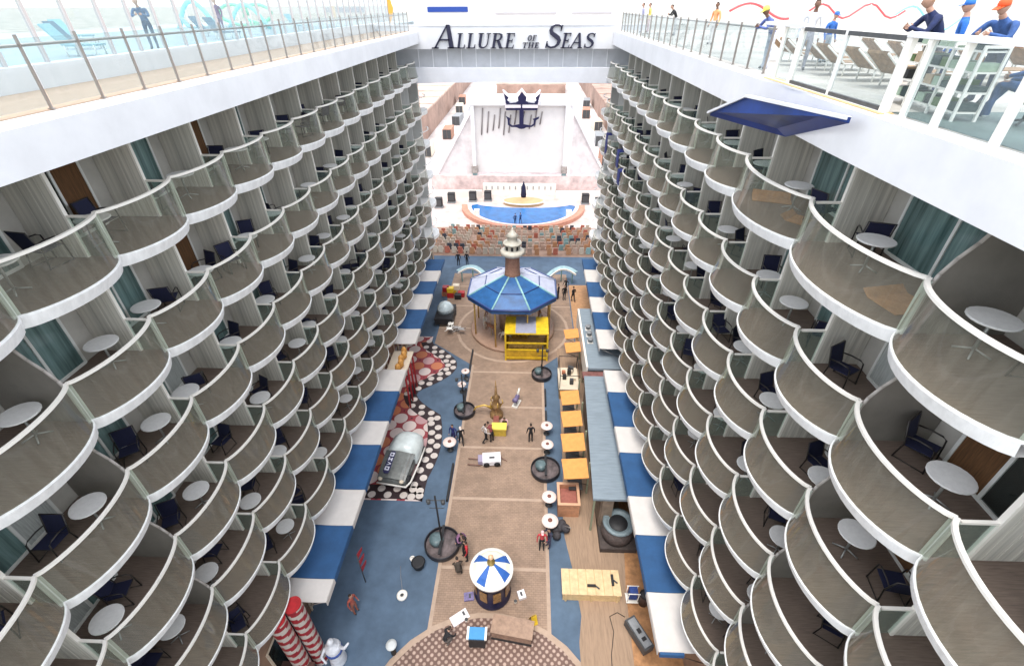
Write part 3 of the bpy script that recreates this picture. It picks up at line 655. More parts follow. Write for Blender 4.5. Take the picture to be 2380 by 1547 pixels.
m = MB(); m.lathe([(.70, 7.5), (1.0, 7.7), (1.02, 7.95), (.72, 8.05), (.60, 8.1), (.62, 8.5), (.80, 8.6), (.78, 8.72), (.45, 8.8), (.40, 9.2), (.52, 9.3), (.30, 9.5), (.08, 9.8), (.04, 10.0)], n=18)
m.build('lantern', mat('pale_lantern', (.58, .55, .47), .5, .2, 3), c)
m = MB()
for i in range(8):
    a = rad(45 * i); m.box(.55, .63, -.1, .1, 8.14, 8.46, 0, Matrix.Rotation(a, 4, 'Z'))
m.build('lantern_opening', BLACK, c)
m = MB(); m.lathe([(3.9, 0), (3.9, .25), (3.8, .27)], n=32); m.build('platform', mat('carousel_platform', (.38, .24, .17), .6, .2, 2), c)
m = MB(); m.lathe([(1.25, .27), (1.2, 1), (1.3, 1.1), (1.25, 4.3)], n=20); m.build('core', mat('mirror_core', (.42, .30, .20), .3, .4, 3), c)
for i in range(8):
    a = rad(22.5 + 45 * i); x, y = 3.6 * math.cos(a), 3.6 * math.sin(a)
    m = MB(); m.tube([(x, y, .25), (x, y, 4.4)], .07, 8); m.build('post', GOLD, c)
def horse():
    m = MB()
    m.tube([(-.42, 0, 0), (-.2, 0, .03), (.12, 0, 0), (.38, 0, .06)], .17, 10, r1=.19)
    m.tube([(.36, 0, .08), (.52, 0, .33), (.60, 0, .52)], .13, 8, r1=.08); m.tube([(.56, 0, .55), (.82, 0, .43)], .085, 8, r1=.05)
    for x, dx in ((-.38, -.15), (.34, .22)):
        for sy in (-.1, .1): m.tube([(x, sy, -.1), (x + dx, sy, -.35), (x + dx * .6, sy, -.62)], .055, 6, r1=.03)
    m.tube([(-.5, 0, .06), (-.68, 0, -.05), (-.74, 0, -.35)], .05, 6, r1=.02)
    return m
hm = horse().mesh('horse', cm('horse_white', (.66, .60, .52))); hm2 = horse().mesh('horse', cm('horse_brown', (.30, .14, .08)))
m = MB(); m.tube([(0, 0, -1.1), (0, 0, 3.0)], .02, 6); pm = m.mesh('horse_pole', GOLD)
for i in range(10):
    a = rad(36 * i + 8); z = 1.25 + .25 * math.sin(i * 2.3)
    hh = obj('horse', hm if i % 2 else hm2, c, (2.6 * math.cos(a), 2.6 * math.sin(a), z), a + math.pi / 2); obj('pole', pm, hh)

# curved pale-teal benches behind it
for (x0, s_) in ((-4.6, -1), (2.2, 1)):
    t = thing('curved_canopy', 'pale teal curved canopy %s of the carousel tower' % ('left' if s_ < 0 else 'right'), 'canopy')
    m = MB(); pts = [(x0 + s_ * 2.9 * i / 10, 44.5 + 1.5 * math.sin(math.pi * i / 12), -23.6 + .25 * math.sin(math.pi * i / 10)) for i in range(11)]
    m.ribbon(pts, .7, .08); m.build('shade', mat('faint_teal', (.30, .46, .50), .5, .3, 2), t)
    m = MB(); m.ribbon([(p[0], p[1] - .48, p[2] + .02) for p in pts], .10, .16); m.build('edge', WHITE2, t)
    m = MB()
    for p in (pts[1], pts[5], pts[9]): m.tube([(p[0], p[1], FZ), p], .07, 8)
    m.build('post', TEALM, t)
# ------------------------------------------------------------------ yellow cabin frame
t = thing('yellow_stall', 'yellow framed stall with a grey panel on its roof beside the carousel', 'stall', (0, 33.0, FZ))
m = MB(); m.box(-1.85, 1.8, -1.3, 1.3, 2.72, 2.82); m.build('roof', YEL, t)
m = MB(); m.box(-.95, .75, -1.24, 1.26, 2.82, 2.86); m.build('roof_panel', LAV, t)
for x in (-1.78, 1.73):
    for y in (-1.23, 1.23): m = MB(); m.box(x - .07, x + .07, y - .07, y + .07, 0, 2.72); m.build('post', YEL, t)
m = MB()
for z in (.25, 1.05, 1.75):
    m.box(-1.78, 1.73, -1.28, -1.2, z, z + .12); m.box(-1.83, -1.75, -1.2, 1.2, z, z + .12); m.box(1.70, 1.78, -1.2, 1.2, z, z + .12)
m.build('rail', YEL, t)
m = MB(); m.box(-1.76, 1.71, -1.26, -1.22, .1, 1.05, 0); m.box(-1.80, -1.76, -1.2, 1.2, .1, 1.75); m.box(1.71, 1.75, -1.2, 1.2, .1, 1.75); m.build('side_sheet', mat('amber_sheet', (.58, .34, .02), .5, .35, 2), t)
m = MB(); m.box(-1.7, 1.65, -1.15, 1.2, .1, .9, 0); m.box(-1.5, 1.4, -.9, -.2, .9, 1.5, 1); m.build('counter', [mat('amber_counter', (.50, .30, .03), .6, .4, 3), mat('ochre_crates', (.32, .20, .05), .7, .5, 6)], t)

# ------------------------------------------------------------------ right hand pavilion with orange awnings
t = thing('shop_pavilion', 'long shop pavilion with blue grey roof, right side of the boardwalk', 'pavilion')
m = MB(); m.prism([(3.74, 15.9), (5.75, 15.9), (6.6, 26.2), (4.17, 26.2)], -22.1, -21.95); m.build('roof', ROOFG, t)
m = MB(); m.prism([(4.55, 27.0), (7.2, 27.0), (7.2, 35.3), (4.45, 35.3)], -22.1, -21.9); m.build('roof', ROOFG, t)
m = MB(); m.box(4.1, 6.6, 26.2, 26.9, -22.3, -22.12); m.build('link_roof', mat('maroon_gap', (.20, .08, .07), .7, .3, 4), t)
m = MB(); m.box(4.38, 4.52, 27, 35, -23.4, -21.75); m.build('side_wall', WHITE2, t)
m = MB(); m.box(4.30, 4.9, 15.95, 16.1, FZ + .03, -22.1); m.box(4.25, 4.35, 16.1, 26, FZ + .03, -22.1, 0)
m.build('wall', mat('pavilion_wall', (.20, .15, .11), .7, .4, 2), t)
for y in (16.0, 18.5, 21, 23.6, 26.0, 29, 32, 35):
    m = MB(); x = 3.85 if y < 27 else 4.5; m.box(x - .05, x + .05, y - .05, y + .05, FZ + .03, -22.1); m.build('post', mat('olive_post', (.25, .27, .18), .6), t)
for i, (x, z) in enumerate(((4.75, 30.6), (4.75, 31.4), (4.75, 32.2))):
    tt = thing('roof_vent', '%s small grey vent on the blue grey pavilion roof, nearest first' % ORD[i], 'vent', (5.0, 30.3 + i * .9, -21.9), 0, 'roof vents on the pavilion')
    m = MB(); m.lathe([(.16, 0), (.16, .25), (.24, .27), (.22, .36), (.05, .40)], n=12); m.build('cowl', GREY, tt); m = MB(); m.box(-.22, .22, -.22, .22, -.0, .04); m.build('base', WHITE2, tt)
for i, (y, w, d_) in enumerate(((18.45, 1.35, 1.5), (20.5, 1.35, 1.45), (22.55, 1.3, 1.35), (24.6, 1.3, 1.3), (30.5, 1.2, 1.25), (32.4, 1.2, 1.2))):
    x1 = 3.72 if y < 27 else 4.3
    t = thing('orange_awning', 'square orange awning, %s from the near end, beside the blue grey roof' % ORD[i], 'awning', (x1, y, -22.5), 0, 'orange awnings of the pavilion')
    m = MB(); a, b_ = -w / 2 * 1.15, w / 2 * 1.15
    vs = [(-d_ + .1, a + .03, -.14), (0, a, .06), (0, b_ - .1, .06), (-d_, b_ - .08, -.12)]; vs += [(x, y_, z - .05) for x, y_, z in vs]
    m.add(vs, [(0, 1, 2, 3), (7, 6, 5, 4), (0, 4, 5, 1), (1, 5, 6, 2), (2, 6, 7, 3), (3, 7, 4, 0)]); m.build('canopy', ORANGE, t)
    m = MB(); m.tube([(-d_ + .1, a + .08, -.16), (0, a + .08, -.7)], .02, 5); m.tube([(-d_ + .1, b_ - .15, -.16), (0, b_ - .15, -.7)], .02, 5); m.build('arm', BRONZE, t)
# dark counters beneath
for i, y in enumerate((18.6, 20.6, 22.6, 24.6)):
    t = thing('serving_counter', 'dark serving counter under the %s orange awning from the near end' % ORD[i], 'counter', (3.1, y + .2, FZ + .03), 0, 'counters under the orange awnings')
    m = MB(); m.box(-.35, .35, -.75, .75, 0, .95); m.build('body', mat('dark_brown_wood', (.07, .04, .03), .6, .4, 5), t); m = MB(); m.box(-.42, .42, -.8, .8, .95, 1.0); m.build('top', DGREY, t)
t = thing('game_stall', 'cluttered dark and cream game stall between two groups of orange awnings', 'stall', (3.3, 28.3, FZ))
m = MB(); m.box(-.75, .7, -1.3, 1.2, 0, 1.0, 0); m.box(-.8, .75, -1.35, 1.25, 1.0, 1.08, 1); m.build('counter', [mat('gold_brown', (.35, .22, .10), .7, .5, 4), CREAM], t)
for i in range(9):
    m = MB(); x, y = R.uniform(-.6, .6), R.uniform(-1.1, 1.0); m.box(x - .14, x + .14, y - .12, y + .12, 1.08, 1.08 + R.uniform(.2, .6)); m.build('prize', R.choice([BLACK, CREAM, TERRA, DGREY, mat('beige', (.5, .42, .33), .8)]), t)
m = MB()
for x in (-.75, .7):
    for y in (-1.25, 1.15): m.tube([(x, y, 1), (x, y, 2.3)], .03, 6)
m.tube([(-.75, -1.25, 2.3), (-.75, 1.15, 2.3)], .03, 6); m.tube([(.7, -1.25, 2.3), (.7, 1.15, 2.3)], .03, 6); m.tube([(-.75, -1.25, 2.3), (.7, -1.25, 2.3)], .03, 6); m.tube([(-.75, 1.15, 2.3), (.7, 1.15, 2.3)], .03, 6); m.build('frame', BRONZE, t)
# terracotta chest
t = thing('wooden_chest', 'open terracotta coloured wooden chest at the near end of the orange awnings', 'chest', (2.62, 17.55, FZ + .03))
m = MB()
for a_ in ((-.62, .62, -.75, -.65), (-.62, .62, .65, .75), (-.62, -.52, -.65, .65), (.52, .62, -.65, .65)): m.box(*a_, 0, 1.15)
m.build('box', mat('terracotta_wood', (.50, .24, .13), .6, .2, 5), t); m = MB(); m.box(-.51, .51, -.64, .64, .75, .82); m.build('filling', mat('brown_red_filling', (.34, .12, .09), .8, .2, 6), t)
m = MB(); m.box(-.66, .66, -.79, .79, 1.15, 1.2); m = MB()
for a_ in ((-.66, .66, -.8, -.64), (-.66, .66, .64, .8), (-.66, -.5, -.64, .64), (.5, .66, -.64, .64)): m.box(*a_, 1.15, 1.2)
m.build('rim', mat('pale_terracotta', (.62, .36, .22), .6, .1, 5), t)
# barrel stove
t = thing('stone_well', 'round dark well with a blue grey rim on a square plinth by the pavilion', 'well', (5.25, 15.6, FZ + .03))
m = MB(); m.box(-1.0, 1.0, -.95, .95, 0, .35); m.build('plinth', mat('dark_plinth', (.065, .05, .045), .8, .35, 4), t)
m = MB(); m.lathe([(.85, .35), (.90, .8), (.82, 1.35)], n=24); m.build('drum', mat('dark_stone_drum', (.085, .065, .06), .8, .45, 5), t)
m = MB(); m.lathe([(.84, 1.35), (.88, 1.42), (.84, 1.52), (.62, 1.50), (.58, 1.36)], n=24); m.build('rim', mat('blue_grey_rim', (.17, .22, .24), .5, .25, 5), t)
m = MB(); m.lathe([(.56, 1.3), (.5, 1.40), (.1, 1.42)], n=20); m.build('lid', BLACK, t)
# pale crate
t = thing('plywood_crate', 'long pale plywood crate with tools lying on its top', 'crate', (3.5, 12.65, FZ + .03))
m = MB(); m.box(-1.45, 1.45, -.62, .62, 0, .62); m.build('box', PLY, t)
m = MB()
for i in range(7): m.box(-1.5 + i * .43, -1.5 + i * .43 + .40, -.66, .66, .62, .66)
m.build('lid_board', mat('pale_lid_boards', (.68, .50, .28), .7, .2, 3), t)
for x in (-1.3, 0, 1.3): m = MB(); m.box(x - .05, x + .05, -.68, -.62, 0, .62); m.build('batten', PLY, t)
for nm, x, y, w, h_, lab in (('power_drill', .0, -.22, .42, .10, 'black power drill lying on the middle of the pale crate'), ('hand_tool', 1.1, .1, .12, .55, 'dark clamp lying across the right end of the pale crate')):
    tt = thing(nm, lab, 'tool', (3.5 + x, 12.65 + y, FZ + .69)); m = MB(); m.box(-w / 2, w / 2, -h_ / 2, h_ / 2, 0, .12); m.build('body', BLACK, tt)
    m = MB(); m.tube([(w / 2, 0, .06), (w / 2 + .18, -.15, .06)], .04, 6); m.build('grip', DGREY, tt)
# trolley and bin, cable
t = thing('tool_trolley', 'long dark grey equipment case on castors near the bottom right awning', 'case', (5.55, 10.35, FZ + .05), rad(-62))
m = MB(); m.box(-.75, .75, -.27, .27, .12, .62); m.build('body', DGREY, t); m = MB(); m.box(-.66, .66, -.2, .2, .62, .66); m.build('lid', GREY, t)
for x in (-.6, .6):
    for y in (-.2, .2): m = MB(); m.tube([(x, y - .03, .06), (x, y + .03, .06)], .06, 10); m.build('castor', BLACK, t)
m = MB(); m.box(-.15, .05, -.08, .08, .66, .74); m.box(.25, .4, -.1, .1, .66, .72); m.build('latch', BLACK, t)
t = thing('cleaning_cart', 'small cart with white frame and navy bag beside the dark bin', 'cart', (5.55, 12.15, FZ + .05))
m = MB()
for x in (-.25, .25):
    for y in (-.2, .2): m.tube([(x, y, .05), (x, y, .95)], .02, 6)
m.box(-.3, .3, -.25, .25, .12, .16); m.box(-.3, .3, -.22, -.18, .93, .96); m.box(-.3, .3, .18, .22, .93, .96); m.build('frame', WHITE2, t); m = MB(); m.box(-.2, .2, -.17, .17, .35, .98); m.build('bag', mat('navy_bag', (.03, .06, .22), .9, .3, 8), t)
t = thing('waste_bin', 'dark brown waste bin beside the small cart', 'bin', (6.1, 12.0, FZ + .05)); m = MB(); m.lathe([(.22, 0), (.26, .8), (.27, .85)], n=16); m.build('body', mat('dark_brown_bin', (.06, .035, .03), .6), t)
m = MB(); m.lathe([(.27, .85), (.2, .93), (.05, .95)], n=16); m.build('lid', BLACK, t)
tag(MB().tube([(4.1, 8.2, FZ + .05), (4.2, 9.6, FZ + .05), (4.45, 10.6, FZ + .05), (4.35, 11.3, FZ + .05), (4.75, 11.5, FZ + .05), (5.1, 11.3, FZ + .05)], .018, 5).build('power_cable', BLACK), 'thin black cable snaking over the sand coloured deck', 'cable')

# ------------------------------------------------------------------ little round kiosk
t = thing('round_kiosk', 'round kiosk with blue and white segmented roof, gold finial and navy drum', 'kiosk', (-1.55, 12.3, FZ))
m = MB(); m.lathe([(.92, 0), (.95, .15), (.86, .25), (.84, 1.7), (.9, 1.8)], n=28); m.build('drum', mat('navy_drum', (.012, .014, .05), .35, .4, 5), t)
m = MB()
for a in range(8):
    q = rad(45 * a + 20); m.box(.86, .90, -.2, .2, .7, 1.5, 0, Matrix.Rotation(q, 4, 'Z'))
m.build('display_window', mat('gold_brown_display', (.30, .16, .06), .4, .6, 7), t)
n = 12; BL = mat('kiosk_blue', (.03, .12, .42), .5, .1, 4); CW = mat('kiosk_cream', (.78, .78, .66), .5, .06, 4)
for a in range(n):
    q0, q1 = 2 * math.pi * (a + .0) / n + rad(15), 2 * math.pi * (a + 1) / n + rad(15); m = MB(); P = []
    rs = [(1.0, 2.28), (.75, 2.52), (.45, 2.70), (.18, 2.86)]
    for r, z in rs: P += [(r * math.cos(q0), r * math.sin(q0), z), (r * math.cos(q1), r * math.sin(q1), z)]
    m.add(P, [(2 * i, 2 * i + 1, 2 * i + 3, 2 * i + 2) for i in range(3)]); m.build('roof_segment', BL if a in (0, 4, 7, 10) else CW, t)
m = MB(); m.lathe([(.99, 2.12), (1.07, 2.14), (1.08, 2.3), (.99, 2.31)], n=36); m.build('roof_rim', WHITE2, t)
m = MB(); m.lathe([(.95, 1.8), (1.0, 2.13)], n=28); m.build('cornice', mat('navy_drum', (0, 0, 0)), t)
m = MB(); m.lathe([(.2, 2.84), (.19, 2.95), (.1, 3.0), (.12, 3.12), (.06, 3.2)], n=14); m.build('finial_base', mat('old_gold', (.35, .25, .08), .4, metal=.4), t)
m = MB(); m.lathe([(.05, 3.18), (.12, 3.26), (.13, 3.34), (.08, 3.43), (.02, 3.45)], n=14); m.build('finial_ball', mat('peach_ball', (.75, .45, .28), .4), t)
# bench box, blue cart, sheets
t = thing('planter_bench', 'long brown box bench set on the cobbled plaza', 'bench', (-.45, 10.35, FZ + .03), rad(-8))
m = MB(); m.box(-.95, .95, -.38, .38, 0, .72); m.build('box', mat('brown_bench', (.24, .145, .10), .8, .3, 5), t); m = MB(); m.box(-1.0, 1.0, -.42, .42, .72, .77); m.build('top', mat('brown_bench_top', (.34, .225, .16), .7, .25, 4), t)
m = MB(); m.box(-.98, .98, -.40, -.385, 0, .2); m.build('plinth', BLACK, t)
t = thing('blue_cart', 'small cart with a bright blue top and black sides on the cobbles', 'cart', (-2.1, 9.95, FZ + .03))
m = MB(); m.box(-.38, .38, -.3, .3, .15, .85); m.build('body', BLACK, t); m = MB(); m.box(-.44, .44, -.26, .26, .86, .93); m.build('top', mat('bright_blue_top', (.05, .26, .55), .5, .1, 4), t)
for x in (-.42, .42): m = MB(); m.box(x - .05, x + .05, -.28, .28, .84, .95); m.build('end_cap', WHITE2, t)
for x in (-.3, .3):
    for y in (-.22, .22): m = MB(); m.tube([(x - .03, y, .08), (x + .03, y, .08)], .08, 10); m.build('wheel', DGREY, t)
def sheet(name, lab, x, y, w, d_, a, h_=.02, mt=None):
    t = thing(name, lab, 'board', (x, y, FZ + .03), rad(a)); m = MB(); m.box(-w / 2, w / 2, -d_ / 2, d_ / 2, .0, h_); m.build('board', mt or mat('white_board', (.78, .74, .76), .5, .08, 3), t)
    m = MB(); m.box(w / 2 - .25, w / 2 - .15, d_ / 2 - .3, d_ / 2 - .1, h_, h_ + .03); m.build('clip', DGREY, t)
sheet('white_board', 'white rectangular board lying aslant left of the round kiosk', -3.1, 11.0, .9, .5, 35, .05)
sheet('white_board', 'small white square board lying right of the round kiosk', -.05, 12.15, .38, .42, 20, .2)
sheet('folded_sheet', 'violet grey folded sheet lying left of the round kiosk', -2.75, 12.0, .5, .4, 10, .12, mat('violet_sheet', (.20, .17, .32), .9, .4, 7))
def cup(name, lab, x, y, mt, r=.08, h_=.2):
    t = thing(name, lab, 'cup', (x, y, FZ + .03)); m = MB(); m.lathe([(r * .8, 0), (r, h_)], n=12); m.build('body', mt, t); m = MB(); m.lathe([(r * 1.05, h_), (r * .9, h_ + .03)], n=12); m.build('rim', DGREY, t)
cup('white_cup', 'white cup standing by the slanting white board', -2.75, 10.85, WHITE2); cup('white_cup', 'white cup standing near the kiosk, before the small square board', -.35, 11.8, WHITE2)
t = thing('yellow_sign', 'small folding yellow floor sign near the plaza edge', 'floor sign', (.55, 10.95, FZ + .01), rad(30))
for s_ in (-1, 1): m = MB(); m.add([(-.15, .02 * s_, .6), (.15, .02 * s_, .6), (.15, .2 * s_, 0), (-.15, .2 * s_, 0), (-.15, .03 * s_, .6), (.15, .03 * s_, .6), (.15, .215 * s_, 0), (-.15, .215 * s_, 0)], [(0, 1, 2, 3), (7, 6, 5, 4), (0, 3, 7, 4), (1, 5, 6, 2), (0, 4, 5, 1), (2, 6, 7, 3)]); m.build('leaf', YEL, t)

# ------------------------------------------------------------------ lamps: round white stool-like rings, ring planters with poles
def ring_post(i, x, y, lab, sc_=1.0, mt=None):
    t = thing('round_table', lab, 'table', (x, y, FZ + .012), 0, 'round pink-white tables along the boardwalk')
    m = MB(); m.lathe([(.12 * sc_, .76), (.40 * sc_, .74), (.42 * sc_, .78), (.40 * sc_, .82), (.12 * sc_, .84)], n=22); m.build('top', mt or mat('pinkish_white', (.76, .63, .58), .5, .1, 4), t)
    m = MB(); m.lathe([(.11 * sc_, .7), (.11 * sc_, .88), (.02, .9)], n=12); m.build('hub', mat('brown_hub', (.20, .07, .05), .6), t)
    m = MB(); m.lathe([(.22, 0), (.2, .05), (.05, .07), (.05, .75)], n=12); m.build('stem', DGREY, t)
for i, (x, y, l, s_) in enumerate(((1.5, 16.0, 'pinkish white round table at the right path edge beside two people', 1.15), (1.5, 17.6, 'pinkish white round table just before the terracotta chest', 1.05),
        (1.5, 21.7, 'pinkish white round table touching the near dark ring planter on the right', 1.0), (1.5, 23.4, 'pinkish white round table right of the lone man in black', 1.0),
        (-5.1, 21.7, 'pinkish white round table on the blue deck left of the path', 1.1), (-5.0, 27.6, 'small pinkish white table nearest above the middle ring planter, left', .8),
        (-4.9, 29.2, 'small pinkish white table farther along the left path edge', .8))): ring_post(i, x, y, l, s_)
t = thing('rope_reel', 'white ring lying on the empty blue deck, lower left', 'reel', (-6.2, 11.95, FZ)); m = MB()
m.lathe([(.10, 0), (.26, .0), (.28, .10), (.26, .16), (.10, .16), (.09, .1)], n=22); m.build('reel', WHITE2, t); m = MB(); m.lathe([(.09, .12), (.02, .14)], n=12); m.build('hub', DGREY, t)
tag(MB().tube([(-6.25, 12.2, FZ + .02), (-6.5, 12.9, FZ + .02), (-6.65, 13.5, FZ + .02)], .015, 5).build('thin_cord', mat('grey_cord', (.25, .25, .27), .7)), 'thin pale cord trailing from the white ring', 'cord')
t = thing('white_bucket', 'small white bucket on the blue deck left of the near ring planter', 'bucket', (-6.05, 13.85, FZ)); m = MB(); m.lathe([(.11, 0), (.14, .25)], n=14); m.build('body', WHITE2, t); m = MB(); m.tube([(-.13, 0, .24), (0, 0, .36), (.13, 0, .24)], .01, 5); m.build('handle', STEEL, t)
t = thing('bollard_light', 'dark post with a pale ring top at the left plaza edge', 'bollard', (-6.0, 9.35, FZ + .02)); m = MB(); m.lathe([(.12, 0), (.1, .8)], n=14); m.build('post', BLACK, t); m = MB(); m.lathe([(.1, .78), (.24, .8), (.25, .88), (.1, .9)], n=18); m.build('ring', mat('pale_grey_ring', (.55, .58, .58), .5), t)
def planter(x, y, r, lab, pole, side=0):
    t = thing('ring_planter', lab, 'planter', (x, y, FZ + .012), 0, 'dark ring planters with lamp poles'); r *= .88
    m = MB(); m.lathe([(r * .93, .05), (r * .925, .36), (r * .95, .41), (r * .985, .38), (r * .985, .1), (r * .96, 0)], n=30); m.build('ring', mat('black_ring', (.018, .018, .024), .45, .3, 6), t)
    m = MB(); m.lathe([(r * .90, .1), (r * .9, .22), (.05, .26)], n=24); m.build('soil', mat('grey_brown_fill', (.15, .12, .12), .9, .5, 3), t)
    m = MB(); m.box(-.07, .07, -r * .85, r * .85, .6, .68); m.build('crossbar', BLACK, t)
    if pole:
        m = MB(); m.tube([(0, 0, .3), (0, 0, pole)], .05, 8); m.build('pole', BLACK, t)
        m = MB(); m.tube([(-.38, 0, pole - .35), (.38, 0, pole - .35)], .025, 6); m.tube([(-.38, 0, pole - 1.0), (.38, 0, pole - 1.0)], .02, 6)
        for s_ in (-.38, .38): m.lathe([(.03, -.3), (.10, -.25), (.12, -.05), (.04, .0)], (s_, 0, pole - .35), 10)
        m.build('lamp_arm', DGREY, t)
    m = MB(); m.lathe([(r * .36, .3), (r * .40, .66), (r * .2, .7)], (-r * .3, r * .05, 0), 14); m.build('pot', mat('blue_green_pot', (.10, .15, .16), .4, .4, 5), t)
planter(-4.55, 14.75, 1.15, 'large dark ring planter with a tall black pole beside the round kiosk', 4.5)
planter(-4.55, 25.3, .92, 'dark ring planter on the left path edge with a short pole', 3.7)
planter(1.25, 29.7, .95, 'dark ring planter just before the yellow stall', 3.1)
planter(1.35, 20.1, 1.1, 'dark ring planter on the right path edge by the nearest orange awning', 0)
t = thing('plant_pot', 'dark round pot beside the large near ring planter', 'pot', (-5.65, 13.55, FZ)); m = MB(); m.lathe([(.28, 0), (.36, .4), (.38, .42), (.3, .45)], n=16); m.build('pot', BLACK, t); m = MB(); m.lathe([(.29, .36), (.05, .42)], n=14); m.build('soil', mat('soil', (.14, .11, .08), .9), t)
for i, y in enumerate((19.0, 26.4, 31.5)):
    tag(MB().box(-4.78, -4.66, y - 1.4, y + 1.4, FZ, FZ + .25).build('edge_kerb', BLACK), 'black low kerb on the left path edge, %s from the near end' % ORD[i], 'kerb', 'low black kerbs beside the path')
for i, y in enumerate((24.6, 27.0)):
    tag(MB().box(1.44, 1.56, y - .9, y + .9, FZ + .01, FZ + .25).build('edge_kerb', BLACK), 'black low kerb on the right path edge, %s from the near end' % ORD[i], 'kerb', 'low black kerbs beside the path')
t = thing('sack_truck', 'dark jumble of ropes and sacks by the right path edge', 'sacks', (2.15, 15.7, FZ + .03)); m = MB()
for i in range(7): m.lathe([(.05, 0), (.25, .08), (.22, .3), (.06, .4)], (R.uniform(-.3, .35), R.uniform(-.5, .5), R.uniform(0, .2)), 10)
m.build('sack', mat('dark_sack', (.05, .045, .05), .8, .4, 6), t); m = MB(); m.tube([(-.2, .6, .05), (.5, -.2, .9)], .03, 6); m.build('pole', STEEL, t)

# ------------------------------------------------------------------ centre pieces: gilded figure column, yellow chest, motorbike-like carts
t = thing('gilded_centrepiece', 'gilded carved centrepiece with a spire in the middle of the path', 'sculpture', (-2.15, 25.1, FZ + .01))
m = MB(); m.lathe([(.5, 0), (.48, .3), (.35, .4), (.3, .9), (.38, 1.0), (.26, 1.1), (.2, 1.7), (.3, 1.8), (.12, 2.0), (.09, 2.4), (.02, 3.4)], n=18); m.build('column', mat('brown_gilt', (.36, .22, .10), .45, .5, 6, metal=.3), t)
m = MB()
for k in range(5):
    a = rad(72 * k); m.tube([(.3 * math.cos(a), .3 * math.sin(a), 1.0), (.5 * math.cos(a), .5 * math.sin(a), 1.3), (.42 * math.cos(a), .42 * math.sin(a), 1.6)], .06, 6, r1=.03)
m.build('scroll', GOLD, t)
m = MB(); m.tube([(-.3, 0, .8), (-.9, -.05, 1.05), (-1.5, .1, .7), (-1.75, .1, .2)], .09, 8, r1=.05); m.tube([(-.3, .2, .4), (-.9, .3, .75), (-1.5, .35, .5)], .06, 8); m.build('arm', GOLD, t)
m = MB(); m.box(-.18, .22, -1.25, -.3, 0, .35); m.build('base_box', mat('maroon_base', (.25, .08, .06), .7, .3, 5), t)
t = thing('yellow_chest', 'small yellow chest in the middle of the path before the gilded centrepiece', 'chest', (-1.85, 23.35, FZ + .01)); m = MB(); m.box(-.5, .5, -.3, .3, 0, .6); m.build('body', mat('yellow_ochre', (.55, .38, .05), .5, .2, 5), t)
m = MB(); m.box(-.53, .53, -.33, .33, .6, .72); m.build('lid', mat('bright_yellow', (.80, .62, .10), .5, .1, 5), t)
t = thing('animal_ride', 'small white and purple rocking ride standing alone on the path', 'ride', (-.7, 26.3, FZ + .01), rad(70))
m = MB(); m.box(-.45, .45, -.22, .22, 0, .14); m.build('base', WHITE2, t); m = MB(); m.tube([(-.4, 0, .75), (-.1, 0, .6), (.25, 0, .75)], .2, 10, r1=.17); m.build('body', mat('purple_grey', (.16, .13, .24), .5), t)
m = MB(); m.tube([(.22, 0, .8), (.42, 0, 1.15), (.62, 0, 1.1)], .12, 8, r1=.08); m.build('head', WHITE2, t); m = MB(); m.tube([(.3, 0, 1.1), (.2, 0, 1.45)], .03, 6, r1=.01); m.build('horn', GOLD, t)
m = MB(); m.tube([(0, 0, .1), (0, 0, .6)], .05, 6); m.build('spring', STEEL, t)
t = thing('toppled_cart', 'white cart lying on its side on the path with brown shafts', 'cart', (-2.45, 20.75, FZ + .01), rad(6))
m = MB(); m.box(-.35, .85, -.4, .42, .1, .45); m.build('body', mat('white_cart_body', (.76, .74, .76), .5, .1, 4), t); m = MB(); m.box(-.65, -.35, -.3, .3, .12, .42); m.build('nose', mat('violet_grey', (.30, .26, .36), .6), t)
m = MB(); m.tube([(-.5, -.35, .15), (-1.35, -.2, .12)], .04, 6); m.tube([(-.5, .15, .15), (-1.3, .3, .12)], .04, 6); m.tube([(.8, .3, .12), (1.25, -.05, .05)], .03, 6); m.build('shaft', mat('brown_shaft', (.22, .12, .09), .7), t)
for x in (-.1, .6): m = MB(); m.tube([(x, -.46, .2), (x, -.40, .2)], .2, 14); m.build('wheel', BLACK, t)
m = MB(); m.box(.1, .45, -.1, .05, .45, .47); m.build('plate', DGREY, t)
# covered vehicle on mosaic with lettering
t = thing('vintage_car', 'vintage car with white rounded cover at back and dark slatted lettered front', 'car', (-8.05, 19.9, FZ + .02), rad(-9)); t.scale = (1, .88, 1)
m = MB(); prof = [(-1.0, .45), (-1.05, .9), (-.95, 1.35), (-.55, 1.6), (0, 1.68), (.55, 1.6), (.95, 1.35), (1.05, .9), (1.0, .45)]
ysl = [(.35, .96), (1.0, 1.0), (1.8, .97), (2.35, .82), (2.6, .5)]; q = len(prof); vs = []
for y, s_ in ysl: vs += [(x * s_, y, .45 + (z - .45) * s_) for x, z in prof]
m.add(vs, [(i * q + j, i * q + j + 1, (i + 1) * q + j + 1, (i + 1) * q + j) for i in range(len(ysl) - 1) for j in range(q - 1)] + [tuple(range(q - 1, -1, -1)), tuple((len(ysl) - 1) * q + j for j in range(q))], 0, True)
m.build('cover', mat('glossy_pale_cover', (.66, .72, .70), .25, .12, 2, spec=.8), t)
m = MB(); vs = []
for y, z, w in ((.38, 1.45, .98), (-.4, 1.30, .96), (-1.2, 1.12, .93), (-1.65, .95, .9)): vs += [(-w, y, z - .1), (-w * .6, y, z), (0, y, z + .05), (w * .6, y, z), (w, y, z - .1)]
m.add(vs, [(i * 5 + j, (i + 1) * 5 + j, (i + 1) * 5 + j + 1, i * 5 + j + 1) for i in range(3) for j in range(4)]); m.box(-.9, .9, -1.66, .36, .4, .85); m.build('bonnet', mat('dark_grey_bonnet', (.17, .18, .17), .35, .35, 2), t)
m = MB()
